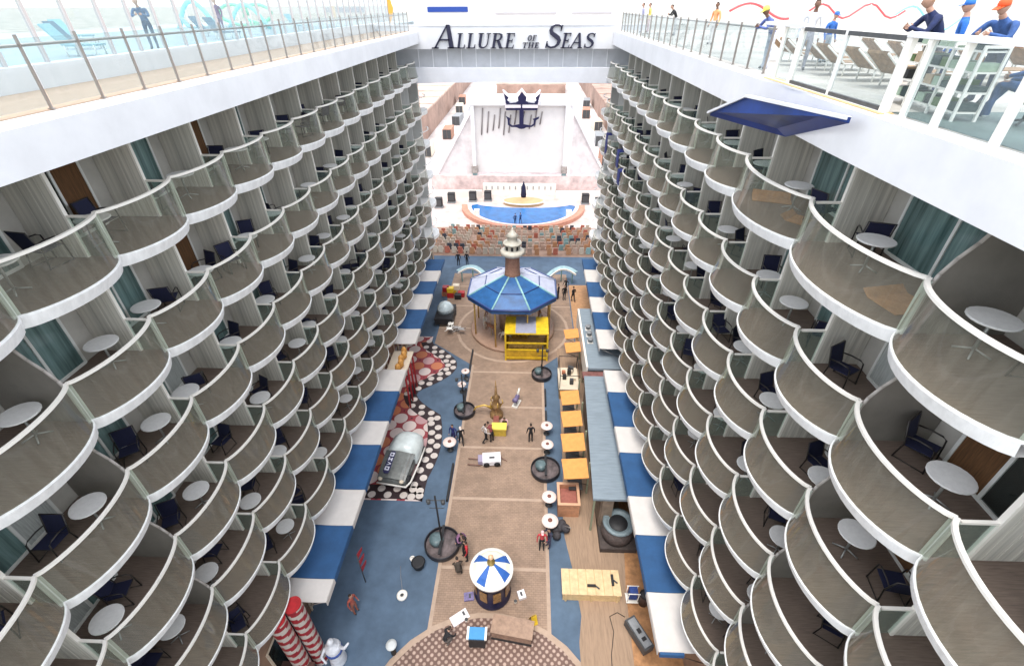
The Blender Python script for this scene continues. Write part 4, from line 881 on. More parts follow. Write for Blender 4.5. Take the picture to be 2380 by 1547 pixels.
for x in (-.55, -.05, .25, .55, .78): m.box(x - .02, x + .02, -1.6, .3, 1.02, 1.05, 0, Matrix.Translation((0, 0, 0)))
m = MB()
for x in (.28, .52, .76): m.tube([(x, .34, 1.47 - x * .1), (x, -.4, 1.33 - x * .1), (x, -1.2, 1.15 - x * .1), (x, -1.62, .98 - x * .1)], .02, 5)
m.build('chrome_slat', STEEL, t)
m = MB()                                                  # dark badge carrying pale letters, reading along the bonnet
bz = lambda y: 1.375 + (y + .1) * .205
m.prism([(-.66 + .1, .22), (-.66 + .05, -.1), (-.62, -1.3), (-.5, -1.46), (-.24, -1.40), (-.2, -1.2), (-.24, .1), (-.3, .26)], 0, .03, 0)
for i, v in enumerate(m.v): m.v[i] = (v[0], v[1], bz(v[1]) + v[2] + .03)
m.build('badge', mat('dark_badge', (.03, .03, .09), .4), t)
m = MB(); ly = .12
def lt(polys, y0):
    for pl in polys:
        vs = [(-.42 + px * .14, y0 - py * .28) for px, py in pl]; b_ = [(x, y, bz(y) + .065) for x, y in vs]
        m.add(b_, [tuple(range(len(b_)))])
Ebar = [[(-1, 0), (1, 0), (1, .25), (-1, .25)]]
Olet = [[(-1, 0), (1, 0), (1, .28), (-1, .28)], [(-1, .72), (1, .72), (1, 1), (-1, 1)], [(-1, .28), (-.5, .28), (-.5, .72), (-1, .72)], [(.5, .28), (1, .28), (1, .72), (.5, .72)]]
Slet = [[(-1, 0), (-.4, 0), (-.4, .9), (-1, .9)], [(.4, .1), (1, .1), (1, 1), (.4, 1)], [(-.4, .38), (.4, .38), (.4, .64), (-.4, .64)]]
Vlet = [[(-1, 0), (1, .35), (1, .65), (-.5, .3)], [(-1, 1), (-.5, .7), (1, .4), (1, .65)]]
for k_, (g, y) in enumerate(((Olet, .12), (Slet, -.24), (Vlet, -.58), (Olet, -.94))): lt(g, y)
m.build('lettering', mat('pale_lettering', (.72, .72, .80), .5), t)
for x in (-.92, .92):
    for y in (-1.1, 1.7): m = MB(); m.tube([(x - .1, y, .36), (x + .1, y, .36)], .36, 18); m.build('wheel', BLACK, t)
m = MB(); m.tube([(-.95, -1.78, .5), (.95, -1.78, .5)], .06, 8); m.tube([(.95, -1.78, .5), (1.12, -1.3, .5), (1.12, .6, .5), (1.05, 1.9, .5)], .06, 8); m.build('bumper', WHITE2, t)
for x in (-.7, .7): m = MB(); m.lathe([(.13, 0), (.15, .1), (.08, .14)], (x, -1.70, .8), 12); m.build('headlight', CREAM, t)
# second glazed car further
t = thing('glass_dome_cart', 'dark cart with a pale glazed dome near the far left awnings', 'cart', (-7.85, 38.1, FZ + .02)); m = MB(); m.box(-.85, .85, -1.5, 1.2, .3, .9); m.build('body', BLACK, t)
m = MB(); m.lathe([(.8, .9), (.78, 1.3), (.5, 1.7), (.1, 1.85)], n=16); m.build('dome', mat('pale_glazing', (.50, .58, .60), .2, .2, 3), t)
for x in (-.8, .8):
    for y in (-1.1, .8): m = MB(); m.tube([(x - .06, y, .3), (x + .06, y, .3)], .3, 14); m.build('wheel', DGREY, t)
t = thing('scooter_heap', 'heap of folded silver chairs on the paving left of the carousel', 'chair heap', (-6.35, 35.8, FZ + .02)); 
for i in range(6):
    m = MB(); a = R.uniform(0, 6.28); x, y = R.uniform(-.8, .8), R.uniform(-.5, .5); dx, dy = .5 * math.cos(a), .5 * math.sin(a)
    m.tube([(x - dx, y - dy, .05 + .1 * i), (x + dx, y + dy, .25 + .1 * i)], .04, 6); m.tube([(x - dx, y + dy, .1 + .1 * i), (x + dx, y - dy, .3 + .08 * i)], .04, 6); m.box(x - .25, x + .25, y - .2, y + .2, .3 + .07 * i, .34 + .07 * i); m.build('folded_chair', R.choice([STEEL, WHITE2, GREY]), t)
t = thing('stacked_crates', 'red and yellow stacked crates by the far left awnings', 'crates', (-8.0, 42.2, FZ + .02))
for i, (x, y, z, mt) in enumerate(((0, 0, 0, RED), (.1, .8, 0, YEL), (-.6, .3, 0, TERRA), (0, .1, .55, YEL), (-.5, .3, .55, RED), (.8, -.3, 0, BLACK), (1.1, .2, 0, RED), (.5, .8, .5, CREAM))):
    m = MB(); m.box(x - .33, x + .33, y - .28, y + .28, z, z + .5); m.build('crate', mt, t)
# lit shopfront gap on the left
t = thing('candy_display', 'cream and red shop display in the gap between the left awnings', 'display', (-9.1, 26.9, FZ))
m = MB(); m.box(-1.0, .5, -1.4, 1.4, 3.3, 3.4); m.build('roof', CREAM, t); m = MB(); m.box(-.9, -.8, -1.35, 1.35, 0, 3.3); m.build('back_panel', CREAM, t)
m = MB(); 
for y in (-1.2, -.4, .4, 1.2): m.tube([(.4, y, 0), (.4, y, 3.3)], .07, 8)
m.build('post', RED, t); m = MB()
for i in range(5): m.lathe([(.1, 0), (.22, .15), (.2, .5), (.05, .7)], (-.1 + .1 * (i % 2), -1.0 + i * .5, 3.4), 10)
m.build('ornament', mat('amber_ornament', (.70, .34, .08), .5, .3, 5), t)
# striped candy columns
def candy(x, y, lab, i, h_=5.0, r=.34):
    t = thing('candy_column', lab, 'column', (x, y, FZ), 0, 'red and white striped columns'); n = 24; hh = 46; m = MB(); vs = []
    for k in range(hh + 1):
        z = h_ * k / hh
        for j in range(n): a = 2 * math.pi * j / n; vs.append((r * math.cos(a), r * math.sin(a), z))
    b0 = len(m.v); m.v += vs
    for k in range(hh):
        for j in range(n):
            m.f.append((b0 + k * n + j, b0 + k * n + (j + 1) % n, b0 + (k + 1) * n + (j + 1) % n, b0 + (k + 1) * n + j))
            m.m.append(int((k / 2.6 + 2 * j / n) % 2)); m.sm.append(True)
    m.build('striped_shaft', [mat('candy_red', (.30, .015, .022), .45, .2, 4), mat('candy_white', (.52, .47, .41), .45, .1, 4)], t)
    m = MB(); m.lathe([(r * 1.02, h_), (r * 1.02, h_ + .05)], n=20); m.build('cap', RED, t)
candy(-9.75, 8.45, 'red and white striped candy column nearest the balconies, bottom left', 0)
candy(-9.35, 9.05, 'red and white striped candy column just behind the nearer striped one', 1)
t = thing('orange_counter', 'orange sweet counter at the foot of the striped columns', 'counter', (-9.9, 7.6, FZ)); m = MB(); m.box(-.8, .7, -1.2, .8, 0, 1.1); m.build('body', mat('orange_counter', (.55, .14, .03), .6, .2, 3), t); m = MB(); m.box(-.85, .75, -1.25, .85, 1.1, 1.16); m.build('top', mat('dark_counter_top', (.10, .05, .04), .4), t)
m = MB(); m.lathe([(.25, 1.16), (.3, 1.5), (.12, 1.9), (.05, 1.95)], n=16); m.build('ice_figure', mat('ice_white', (.72, .85, .88), .4), t)
t = thing('draped_figure', 'white draped statue with blue trim right of the striped columns', 'statue', (-8.5, 9.0, FZ)); m = MB(); m.lathe([(.36, 0), (.38, .1), (.32, .6), (.3, 1.0), (.36, 1.3), (.3, 1.5), (.12, 1.62), (.15, 1.75), (.14, 1.9), (.04, 2.0)], n=16); m.build('drapery', mat('white_drape', (.66, .68, .72), .7, .2, 4, bump=.4), t)
m = MB(); m.tube([(-.3, -.1, 1.35), (-.5, -.3, 1.0), (-.2, -.5, .9)], .09, 8, r1=.05); m.tube([(.3, 0, 1.35), (.6, -.1, 1.5), (.8, 0, 1.8)], .09, 8, r1=.05); m.build('arm', mat('white_drape', (0, 0, 0)), t)
m = MB(); m.lathe([(.37, .98), (.38, 1.08), (.34, 1.1)], n=16); m.build('sash', mat('blue_sash', (.04, .08, .28), .7), t)
t = thing('red_buoy_rack', 'red flags on a pole beside the second blue awning, left', 'flags', (-8.3, 12.6, FZ)); m = MB(); m.tube([(0, 0, 0), (0, 0, 2.6)], .03, 6); m.build('pole', DGREY, t)
for z, y in ((2.2, .1), (1.6, .05), (1.0, 0)): m = MB(); m.add([(0, 0, z), (0, 0, z + .4), (.1, .5, z + .3), (.05, .5, z), (.02, 0, z), (.02, 0, z + .4), (.12, .5, z + .3), (.07, .5, z)], [(0, 1, 2, 3), (7, 6, 5, 4), (0, 3, 7, 4), (1, 5, 6, 2), (0, 4, 5, 1), (2, 6, 7, 3)]); m.build('flag', RED, t)

# ------------------------------------------------------------------ aqua theatre
pz = -28.15
struct(MB().prism([(-18, 67.8), (15, 67.8), (15, 88), (-18, 88)], pz, pz + .02).build('stage_deck', PINKW))
t = thing('crescent_pool', 'blue crescent pool with terracotta rim at the stern theatre', 'pool', (-1.0, 77.4, pz))
def arcp(r, a0, a1, n=36, ex=1.0): return [(r * ex * math.sin(rad(a0 + (a1 - a0) * i / n)), -r * math.cos(rad(a0 + (a1 - a0) * i / n))) for i in range(n + 1)]
m = MB(); m.prism(arcp(9.2, -92, 92, ex=.95) + [(8.0 * math.cos(rad(q)), 1.2 - 2.0 * math.sin(rad(q))) for q in range(10, 171, 10)], .03, .25); m.build('water', POOL, t)
ro, ri = arcp(10.1, -88, 88, ex=1.02), arcp(9.25, -88, 88, ex=.95); m = MB()
for i in range(36): m.prism([ro[i], ro[i + 1], ri[i + 1], ri[i]], .03, .62)
m.build('rim', mat('pool_rim_terracotta', (.48, .22, .15), .7, .2, 2), t)
ro2, ri2 = arcp(9.6, -88, 88, ex=.97), arcp(9.2, -88, 88, ex=.95); m = MB()
for i in range(36): m.prism([ro2[i], ro2[i + 1], ri2[i + 1], ri2[i]], .62, .74)
m.build('coping', mat('pink_coping', (.70, .52, .47), .6), t)
for sx in (-1, 1): m = MB(); m.box(sx * 7.3 - .4, sx * 7.3 + .4, -5.6, -4.8, .5, 1.5); m.build('start_block', WHITE2, t)
t = thing('stage_platform', 'round golden wood stage behind the blue pool', 'stage', (-1.0, 79.4, pz)); m = MB(); m.prism([(3.4 * math.cos(rad(a)), 1.9 * math.sin(rad(a))) for a in range(0, 360, 12)], .03, .5); m.build('floor', mat('golden_wood', (.50, .33, .17), .5, .2, 1), t)
m = MB(); ro = [(3.5 * math.cos(rad(a)), 2.0 * math.sin(rad(a)), .5) for a in range(180, 361, 10)]; m.tube(ro, .10, 6); m.build('edge', WHITE2, t)
t = thing('back_wall', 'pink white balustrade wall across the stern behind the stage', 'wall', (-1.8, 84.2, pz))
m = MB(); m.box(-16, -6.5, -2.2, -1.8, .02, 1.3); m.box(6.5, 15, -2.2, -1.8, .02, 1.3); m.box(-6.5, 6.5, -.4, .0, .02, 2.0, 0); m.build('wall', WHITE2, t)
m = MB(); m.box(-16, 15, 1.0, 6.0, .02, 3.0); m.build('upper_terrace', mat('pink_terrace', (.66, .52, .50), .8, .35, .6), t)
m = MB()
for i in range(12): m.box(-6 + i * 1.05, -5.85 + i * 1.05, -.5, -.4, 1.0, 1.6)
m.build('slot', GREY, t)
for i, (x, y) in enumerate(((-13.4, 79.5), (-9.8, 80.3), (-7.2, 80.6), (9.6, 79.5), (-15.2, 77.0), (11.6, 77.5))):
    t = thing('loudspeaker', 'black loudspeaker on the stern deck, %s from the left' % ['second', 'third', 'fourth', 'fifth', 'first', 'last'][i], 'loudspeaker', (x, y, pz + .02), 0, 'black loudspeakers round the stage')
    m = MB(); m.box(-.6, .6, -.5, .5, .3, 1.7); m.build('cabinet', BLACK, t); m = MB(); m.box(-.5, .5, -.54, -.5, .45, 1.5); m.build('grille', DGREY, t); m = MB(); m.box(-.7, .7, -.6, .6, 0, .3); m.build('plinth', GREY, t)
t = thing('furled_flag', 'tall navy furled parasol on the stage edge', 'parasol', (-1.0, 81.2, pz + .02)); m = MB(); m.lathe([(.42, .5), (.5, .9), (.35, 2.2), (.1, 3.1), (.03, 3.3)], n=14); m.build('canopy', NAVY, t); m = MB(); m.tube([(0, 0, 0), (0, 0, 3.4)], .05, 6); m.build('pole', STEEL, t)
# gantry and emblem
t = thing('stage_gantry', 'white gantry with two tall legs and hanging ropes behind the pool', 'gantry', (-1.5, 85.6, -28.1))
for x in (-8.3, 7.6):
    m = MB(); m.box(x - .3, x + .3, -.3, .3, 3.4, 15.0); m.build('leg', WHITE, t)
    m = MB(); m.box(x - .38, x + .38, -.38, .38, 0.1, 3.4); m.build('leg_base', mat('grey_teal_base', (.20, .30, .31), .6, .2, 2), t)
    m = MB(); m.box(x - .55, x + .55, -.5, .5, 3.4, 4.6); m.build('winch', mat('warm_grey', (.34, .30, .28), .6, .4, 3), t)
m = MB(); m.box(-9.2, 8.5, -.35, .35, 14.4, 15.1); m.build('top_beam', WHITE, t)
m = MB(); m.box(-8.0, 7.3, .3, .45, 3.4, 14.4); m.build('screen', mat('white_screen', (.68, .65, .64), .7, .06, .6), t)
m = MB()
for i, x in enumerate((-6.9, -5.9, -4.9, -3.9, -3.1, -2.2, -1.2, .1, 1.3, 2.2, 3.1)):
    m.tube([(x + .35, .18, 13.9 - (i % 3) * .5), (x, .18, 9.7 + (i % 4) * .35 + (1.0 if i > 5 else 0))], .11, 6)
m.build('rope', mat('grey_rope', (.22, .20, .20), .8), t)
for sx in (-1, 1):
    m = MB(); xa = sx * 8.2 - .35; m.add([(xa, 0, 14.5), (xa + .5, 0, 14.5), (xa + .5 + sx * 7, .2, 2.8), (xa + sx * 7, .2, 2.8), (xa, .6, 14.5), (xa + .5, .6, 14.5), (xa + .5 + sx * 7, .8, 2.8), (xa + sx * 7, .8, 2.8)],
        [(0, 1, 2, 3), (7, 6, 5, 4), (0, 4, 5, 1), (1, 5, 6, 2), (2, 6, 7, 3), (3, 7, 4, 0)]); m.build('side_brace', WHITE, t)
    m = MB(); x0, x1 = sorted((sx * 8.7, sx * 14.8)); vs = [(sx * 8.7, .4, 13.0), (sx * 15.0, .4, 3.0), (sx * 15.0, .4, 0.1), (sx * 8.7, .4, 0.1)]; vs += [(x, y + .2, z) for x, y, z in vs]
    m.add(vs, [(0, 1, 2, 3), (7, 6, 5, 4), (0, 4, 5, 1), (1, 5, 6, 2), (2, 6, 7, 3), (3, 7, 4, 0)]); m.build('side_screen', mat('pale_side_screen', (.66, .61, .61), .8, .2, .5), t)
em = thing('crown_anchor_emblem', 'navy crown and anchor emblem hung at the top of the white gantry', 'emblem', (-1.5, 85.1, -13.95))
def plate(polys, name, mt, y0=-.2, y1=.0):
    m = MB()
    for q in polys:
        a = sum(q[i][0] * q[(i + 1) % len(q)][1] - q[(i + 1) % len(q)][0] * q[i][1] for i in range(len(q)))
        if a < 0: q = q[::-1]
        k = len(q); vs = [(x, y0, z) for x, z in q] + [(x, y1, z) for x, z in q]
        m.add(vs, [tuple(range(k)), tuple(range(2 * k - 1, k - 1, -1))] + [(i, k + i, k + (i + 1) % k, (i + 1) % k) for i in range(k)])
    return m.build(name, mt, em)
EM = mat('emblem_navy', (.008, .008, .05), .4); EW = mat('emblem_white', (.80, .74, .78), .5)
# scale: photo crop 1341 px wide = 260 px; centre at (592, 640) in the crop; 0.0081 m per crop px
K = .00805
def e_(pts): return [((x - 592) * K, (640 - y) * K) for x, y in pts]
plate([e_([(228, 378), (330, 458), (300, 500), (352, 560), (470, 548), (520, 520), (510, 450), (592, 352), (690, 450), (680, 520), (735, 548), (850, 560), (890, 500), (868, 458), (968, 378), (915, 580), (275, 580)])], 'crown', EM)
plate([e_([(200, 315), (225, 310), (340, 405), (345, 440), (225, 372)]), e_([(975, 315), (950, 310), (840, 405), (835, 440), (960, 372)]), e_([(480, 385), (592, 280), (592, 340), (505, 430)]), e_([(720, 420), (592, 280), (592, 340), (690, 440)]),
       e_([(255, 590), (925, 590), (925, 645), (255, 645)]), e_([(200, 372), (228, 390), (268, 590), (240, 600)]), e_([(990, 372), (965, 390), (925, 590), (950, 600)])], 'crown_edge', EW, -.12, .0)
plate([e_([(270, 655), (915, 655), (915, 690), (270, 690)]), e_([(575, 580), (605, 580), (605, 660), (575, 660)])], 'stock', EM, -.18, .01)
plate([e_([(545, 690), (635, 690), (635, 960), (545, 960)])], 'shank', EM, -.19, .0)
plate([e_([(262, 800), (375, 860), (340, 880), (345, 950), (400, 985), (545, 960), (635, 960), (790, 985), (840, 950), (845, 880), (820, 860), (960, 810), (945, 855), (890, 880), (875, 970), (800, 1015), (690, 1020), (640, 1045), (590, 1052), (540, 1045), (490, 1020), (380, 1015), (305, 970), (300, 870)])], 'fluke', EM, -.17, .02)

# dock sheds and stacks seen past the stern, on the quay
for i, (x0, x1, y0, y1, h_, lab) in enumerate(((-40, -28, 110, 300, 6.5, 'long brown dock shed on the left of the quay'), (22, 29, 120, 250, 6, 'brown dock shed on the right of the quay'),
        (-14, 14, 215, 260, 3, 'low brown shed at the far end of the quay'), (31, 40, 120, 240, 4, 'grey shed with blue roof right of the quay'))):
    t = thing('dock_shed', lab, 'shed', group='sheds on the quay'); m = MB(); m.box(x0, x1, y0, y1, -30, -30 + h_); m.build('wall', SHEDB if i < 3 else GREY, t)
    m = MB(); k = int((y1 - y0) / 12)
    for j in range(k): m.box(x0 - .3, x1 + .3, y0 + j * 12 + .4, y0 + j * 12 + 11.2, -30 + h_, -30 + h_ + .5)
    m.build('roof', [mat('shed_roof', (.52, .38, .31), .9, .3, .2), SHEDB, mat('shed_roof_b', (.45, .33, .27), .9, .3, .2), mat('blue_grey_shed_roof', (.28, .36, .48), .8, .3, .2)][i], t)
for i in range(10):
    x, y = (-24 + R.uniform(-2, 2), 110 + i * 9) if i % 2 else (18.5 + R.uniform(-2, 2), 112 + i * 9)
    t = thing('dock_container', '%s freight box on the %s side of the quay, %s going away' % (['rust', 'cream', 'grey'][i % 3], 'left' if i % 2 else 'right', ORD[i // 2]), 'container', (x, y, -30), rad(R.uniform(-6, 6)), 'freight boxes on the quay')
    m = MB(); m.box(-1.2, 1.2, -3, 3, .1, 2.6); m.build('body', [mat('rust_box', (.40, .20, .13), .8, .3, 1), CREAM, GREY][i % 3], t)
    m = MB(); m.box(-1.1, -.03, -3.05, -3.0, .2, 2.5); m.box(.03, 1.1, -3.05, -3.0, .2, 2.5); m.build('door', DGREY, t)
for i, (x, y, k, a, w, d_) in enumerate(((7.55, 8.4, 0, 12, .95, .7), (7.5, 14.6, 0, -20, 1.1, .6), (7.6, 12.9, 0, 40, .7, .5))):
    t = thing('cardboard_sheet', 'brown cardboard lying on the balcony floor, %s row down, %s wall%s' % (ORD[k], 'right' if x > 0 else 'left', ['', ', farthest of three', ', between two tables'][i] if i < 3 else ''), 'cardboard', (x, y, ZS[k] + .01), rad(a), 'cardboard sheets left on balconies')
    m = MB(); m.box(-w / 2, w / 2, -d_ / 2, d_ / 2, 0, .015); m.build('sheet', mat('cardboard', (.42, .22, .10), .9, .25, 4), t); m = MB(); m.add([(-w / 2, d_ / 2, .0), (w / 2, d_ / 2, 0), (w / 2, d_ / 2 + .18, .12), (-w / 2, d_ / 2 + .18, .12), (-w / 2, d_ / 2, .015), (w / 2, d_ / 2, .015), (w / 2, d_ / 2 + .18, .135), (-w / 2, d_ / 2 + .18, .135)], [(3, 2, 1, 0), (4, 5, 6, 7), (0, 1, 5, 4), (2, 3, 7, 6), (1, 2, 6, 5), (3, 0, 4, 7)]); m.build('flap', mat('cardboard', (0, 0, 0)), t)
# two narrow navy cloths hanging on the right balconies
for i, (y, z0, z1) in enumerate(((41.4, -10.4, -8.8), (35.4, -9.75, -8.65), (34.2, -10.6, -9.7))):
    t = thing('hanging_cloth', '%s navy cloth hung over the far right balcony rails, farthest first' % ORD[i], 'cloth', (6.36, y, 0), 0, 'navy cloths on the balcony rails')
    m = MB(); m.box(-.06, 0, -.4, .4, z0, z1, 0); m.box(-.02, .35, -.38, .38, z1, z1 + .06); m.build('cloth', mat('navy_cloth', (.01, .02, .16), .8, .3, 3), t)

# ------------------------------------------------------------------ upper deck things
def lounger(x, y, a, lab, z=-1.69, grp='stacked brown loungers on the upper deck'):
    t = thing('sun_lounger', lab, 'sun lounger', (x, y, z), rad(a), grp)
    m = MB(); m.box(-.32, .32, -.95, .35, .28, .34); vs = [(-.32, .35, .28), (.32, .35, .28), (.32, .95, .72), (-.32, .95, .72), (-.32, .35, .34), (.32, .35, .34), (.32, .95, .78), (-.32, .95, .78)]
    m.add(vs, [(3, 2, 1, 0), (4, 5, 6, 7), (0, 4, 7, 3), (1, 2, 6, 5), (0, 1, 5, 4), (2, 3, 7, 6)]); m.build('mattress', mat('brown_weave', (.34, .21, .12), .8, .45, 9), t)
    m = MB()
    for sx in (-.34, .34): m.tube([(sx, -.97, .3), (sx, .36, .3), (sx, .97, .74)], .025, 6)
    m.build('frame', WHITE2, t)
    for sx in (-.3, .3):
        for sy in (-.8, .3): m = MB(); m.tube([(sx, sy, 0), (sx, sy, .3)], .022, 6); m.build('leg', WHITE2, t)
    return t
lp = [(9.0, 13.2, 100), (9.1, 14.4, 95), (9.0, 15.6, 92), (9.2, 16.9, 88), (11.4, 13.6, 100), (11.5, 15.0, 95), (11.4, 16.3, 90), (13.6, 15.0, 95), (13.8, 16.6, 90), (9.1, 18.2, 90), (11.5, 17.8, 92), (9.3, 19.6, 90)]
for i, (x, y, a) in enumerate(lp): lounger(x, y, a, 'brown woven sun lounger on the right upper deck, %s of the group, nearest first' % ORD[i])
t = thing('shelf_rack', 'white rack of dark and green folded towels behind the near right railing', 'rack', (7.55, 10.15, -1.69), rad(84))
for x in (-1.15, -.4, .4, 1.15): m = MB(); m.box(x - .02, x + .02, -.2, -.16, 0, 1.12); m.box(x - .02, x + .02, .16, .2, 0, 1.12); m.box(x - .02, x + .02, -.16, .16, 1.08, 1.12); m.build('upright', WHITE2, t)
for z in (.12, .42, .72, 1.02): m = MB(); m.box(-1.15, 1.15, -.2, .2, z, z + .025); m.build('shelf', WHITE2, t)
TW = [cm('towel_black', (.02, .02, .02)), cm('towel_green', (.10, .15, .05)), cm('towel_pale_green', (.32, .40, .30)), cm('towel_dark', (.03, .05, .05)), cm('towel_tan', (.45, .33, .22))]
for z in (.15, .45, .75, 1.05):
    for x in (-1.0, -.75, -.52, -.27, .0, .25, .55, .8, 1.02):
        if R.random() < .9: m = MB(); m.box(x - .11, x + .11, -.17, .17, z, z + R.uniform(.08, .2)); m.build('towel', R.choice(TW), t)
# colourful splash-park shapes far down both decks
def ribbon_art(name, lab, pts, mt, r=.12, posts=True):
    t = thing(name, lab, 'play tube'); m = MB(); m.tube(pts, r, 8); m.build('tube', mt, t)
    if posts: m = MB(); [m.tube([(p[0], p[1], -1.4 if p[0] < 0 else -1.7), p], .05, 6) for p in pts[::max(1, len(pts) // 3)]]; m.build('post', WHITE2, t)
wave = lambda x, y, l, zz, am, n=16, fr=2: [(x + l * i / n, y, zz + am * math.sin(i / n * math.pi * 2 * fr)) for i in range(n + 1)]
REDT = mat('coral_red_tube', (.62, .09, .10), .5); AQ = mat('aqua_tube', (.25, .68, .70), .5); GRN = mat('mint_tube', (.22, .62, .42), .5)
ribbon_art('play_tube', 'wavy coral red tube on the right deck behind the man in white', wave(16.2, 34, 5.5, -.4, .35), REDT, .05)
ribbon_art('play_tube', 'short coral red wave behind the person in orange', wave(15.0, 44, 4.6, -.5, .5, fr=.8), REDT, .08)
ribbon_art('play_tube', 'pale aqua tube beside the coral waves, right deck', wave(23.5, 38, 4.5, -.9, .7, fr=1), AQ, .06)
ribbon_art('play_tube', 'looping mint tube behind the left windscreen', [(-24 + 1.6 * math.cos(i * .5) + i * .15, 44, -.6 + .7 * math.sin(i * .5)) for i in range(22)], GRN, .12)
ribbon_art('play_tube', 'aqua arch near the mint tube, left pool deck', [(-22 + 3 * i / 10, 40, -1.4 + 1.5 * math.sin(math.pi * i / 10)) for i in range(11)], AQ, .14)
ribbon_art('play_tube', 'second aqua arch farther left on the pool deck', [(-27 + 3 * i / 10, 42, -1.4 + 1.7 * math.sin(math.pi * i / 10)) for i in range(11)], AQ, .16)
t = thing('orange_pennant', 'tall curved orange pennant at the far end of the left deck', 'pennant', (-10.6, 41.5, -1.7)); m = MB(); m.tube([(0, 0, 0), (0, 0, 2.2)], .03, 6); m.build('pole', STEEL, t)
vs = [(0, 0, .5), (.25, 0, .9), (.4, 0, 1.5), (.25, 0, 2.1), (0, 0, 2.2)]; vs += [(x, .04, z) for x, y, z in vs]; m = MB(); m.add(vs, [(0, 1, 2, 3, 4), (9, 8, 7, 6, 5)] + [(i, 5 + i, 5 + (i + 1) % 5, (i + 1) % 5) for i in range(5)]); m.build('cloth', mat('pennant_orange', (.75, .38, .06), .7), t)
for i in range(10):
    x = -15.5 - (i % 3) * 2.6; y = 9 + i * 3.1
    t = thing('pool_chair', 'white and blue deck chair behind the left windscreen, %s from the near end' % ORD[i], 'deck chair', (x, y, -1.4), rad(90 + R.uniform(-15, 15)), 'deck chairs on the pool deck')
    m = MB(); m.box(-.3, .3, -.7, .3, .3, .36); m.add([(-.3, .3, .33), (.3, .3, .33), (.3, .75, .95), (-.3, .75, .95), (-.3, .34, .3), (.3, .34, .3), (.3, .8, .93), (-.3, .8, .93)], [(0, 1, 2, 3), (7, 6, 5, 4), (0, 3, 7, 4), (1, 5, 6, 2), (2, 6, 7, 3), (0, 4, 5, 1)]); m.build('sling', R.choice([mat('aqua_sling', (.25, .45, .50), .8), mat('slate_sling', (.12, .20, .26), .8)]), t)
    m = MB(); [m.tube([(sx, sy, 0), (sx, sy, .33)], .025, 6) for sx in (-.3, .3) for sy in (-.6, .3)]; m.build('frame', WHITE2, t)

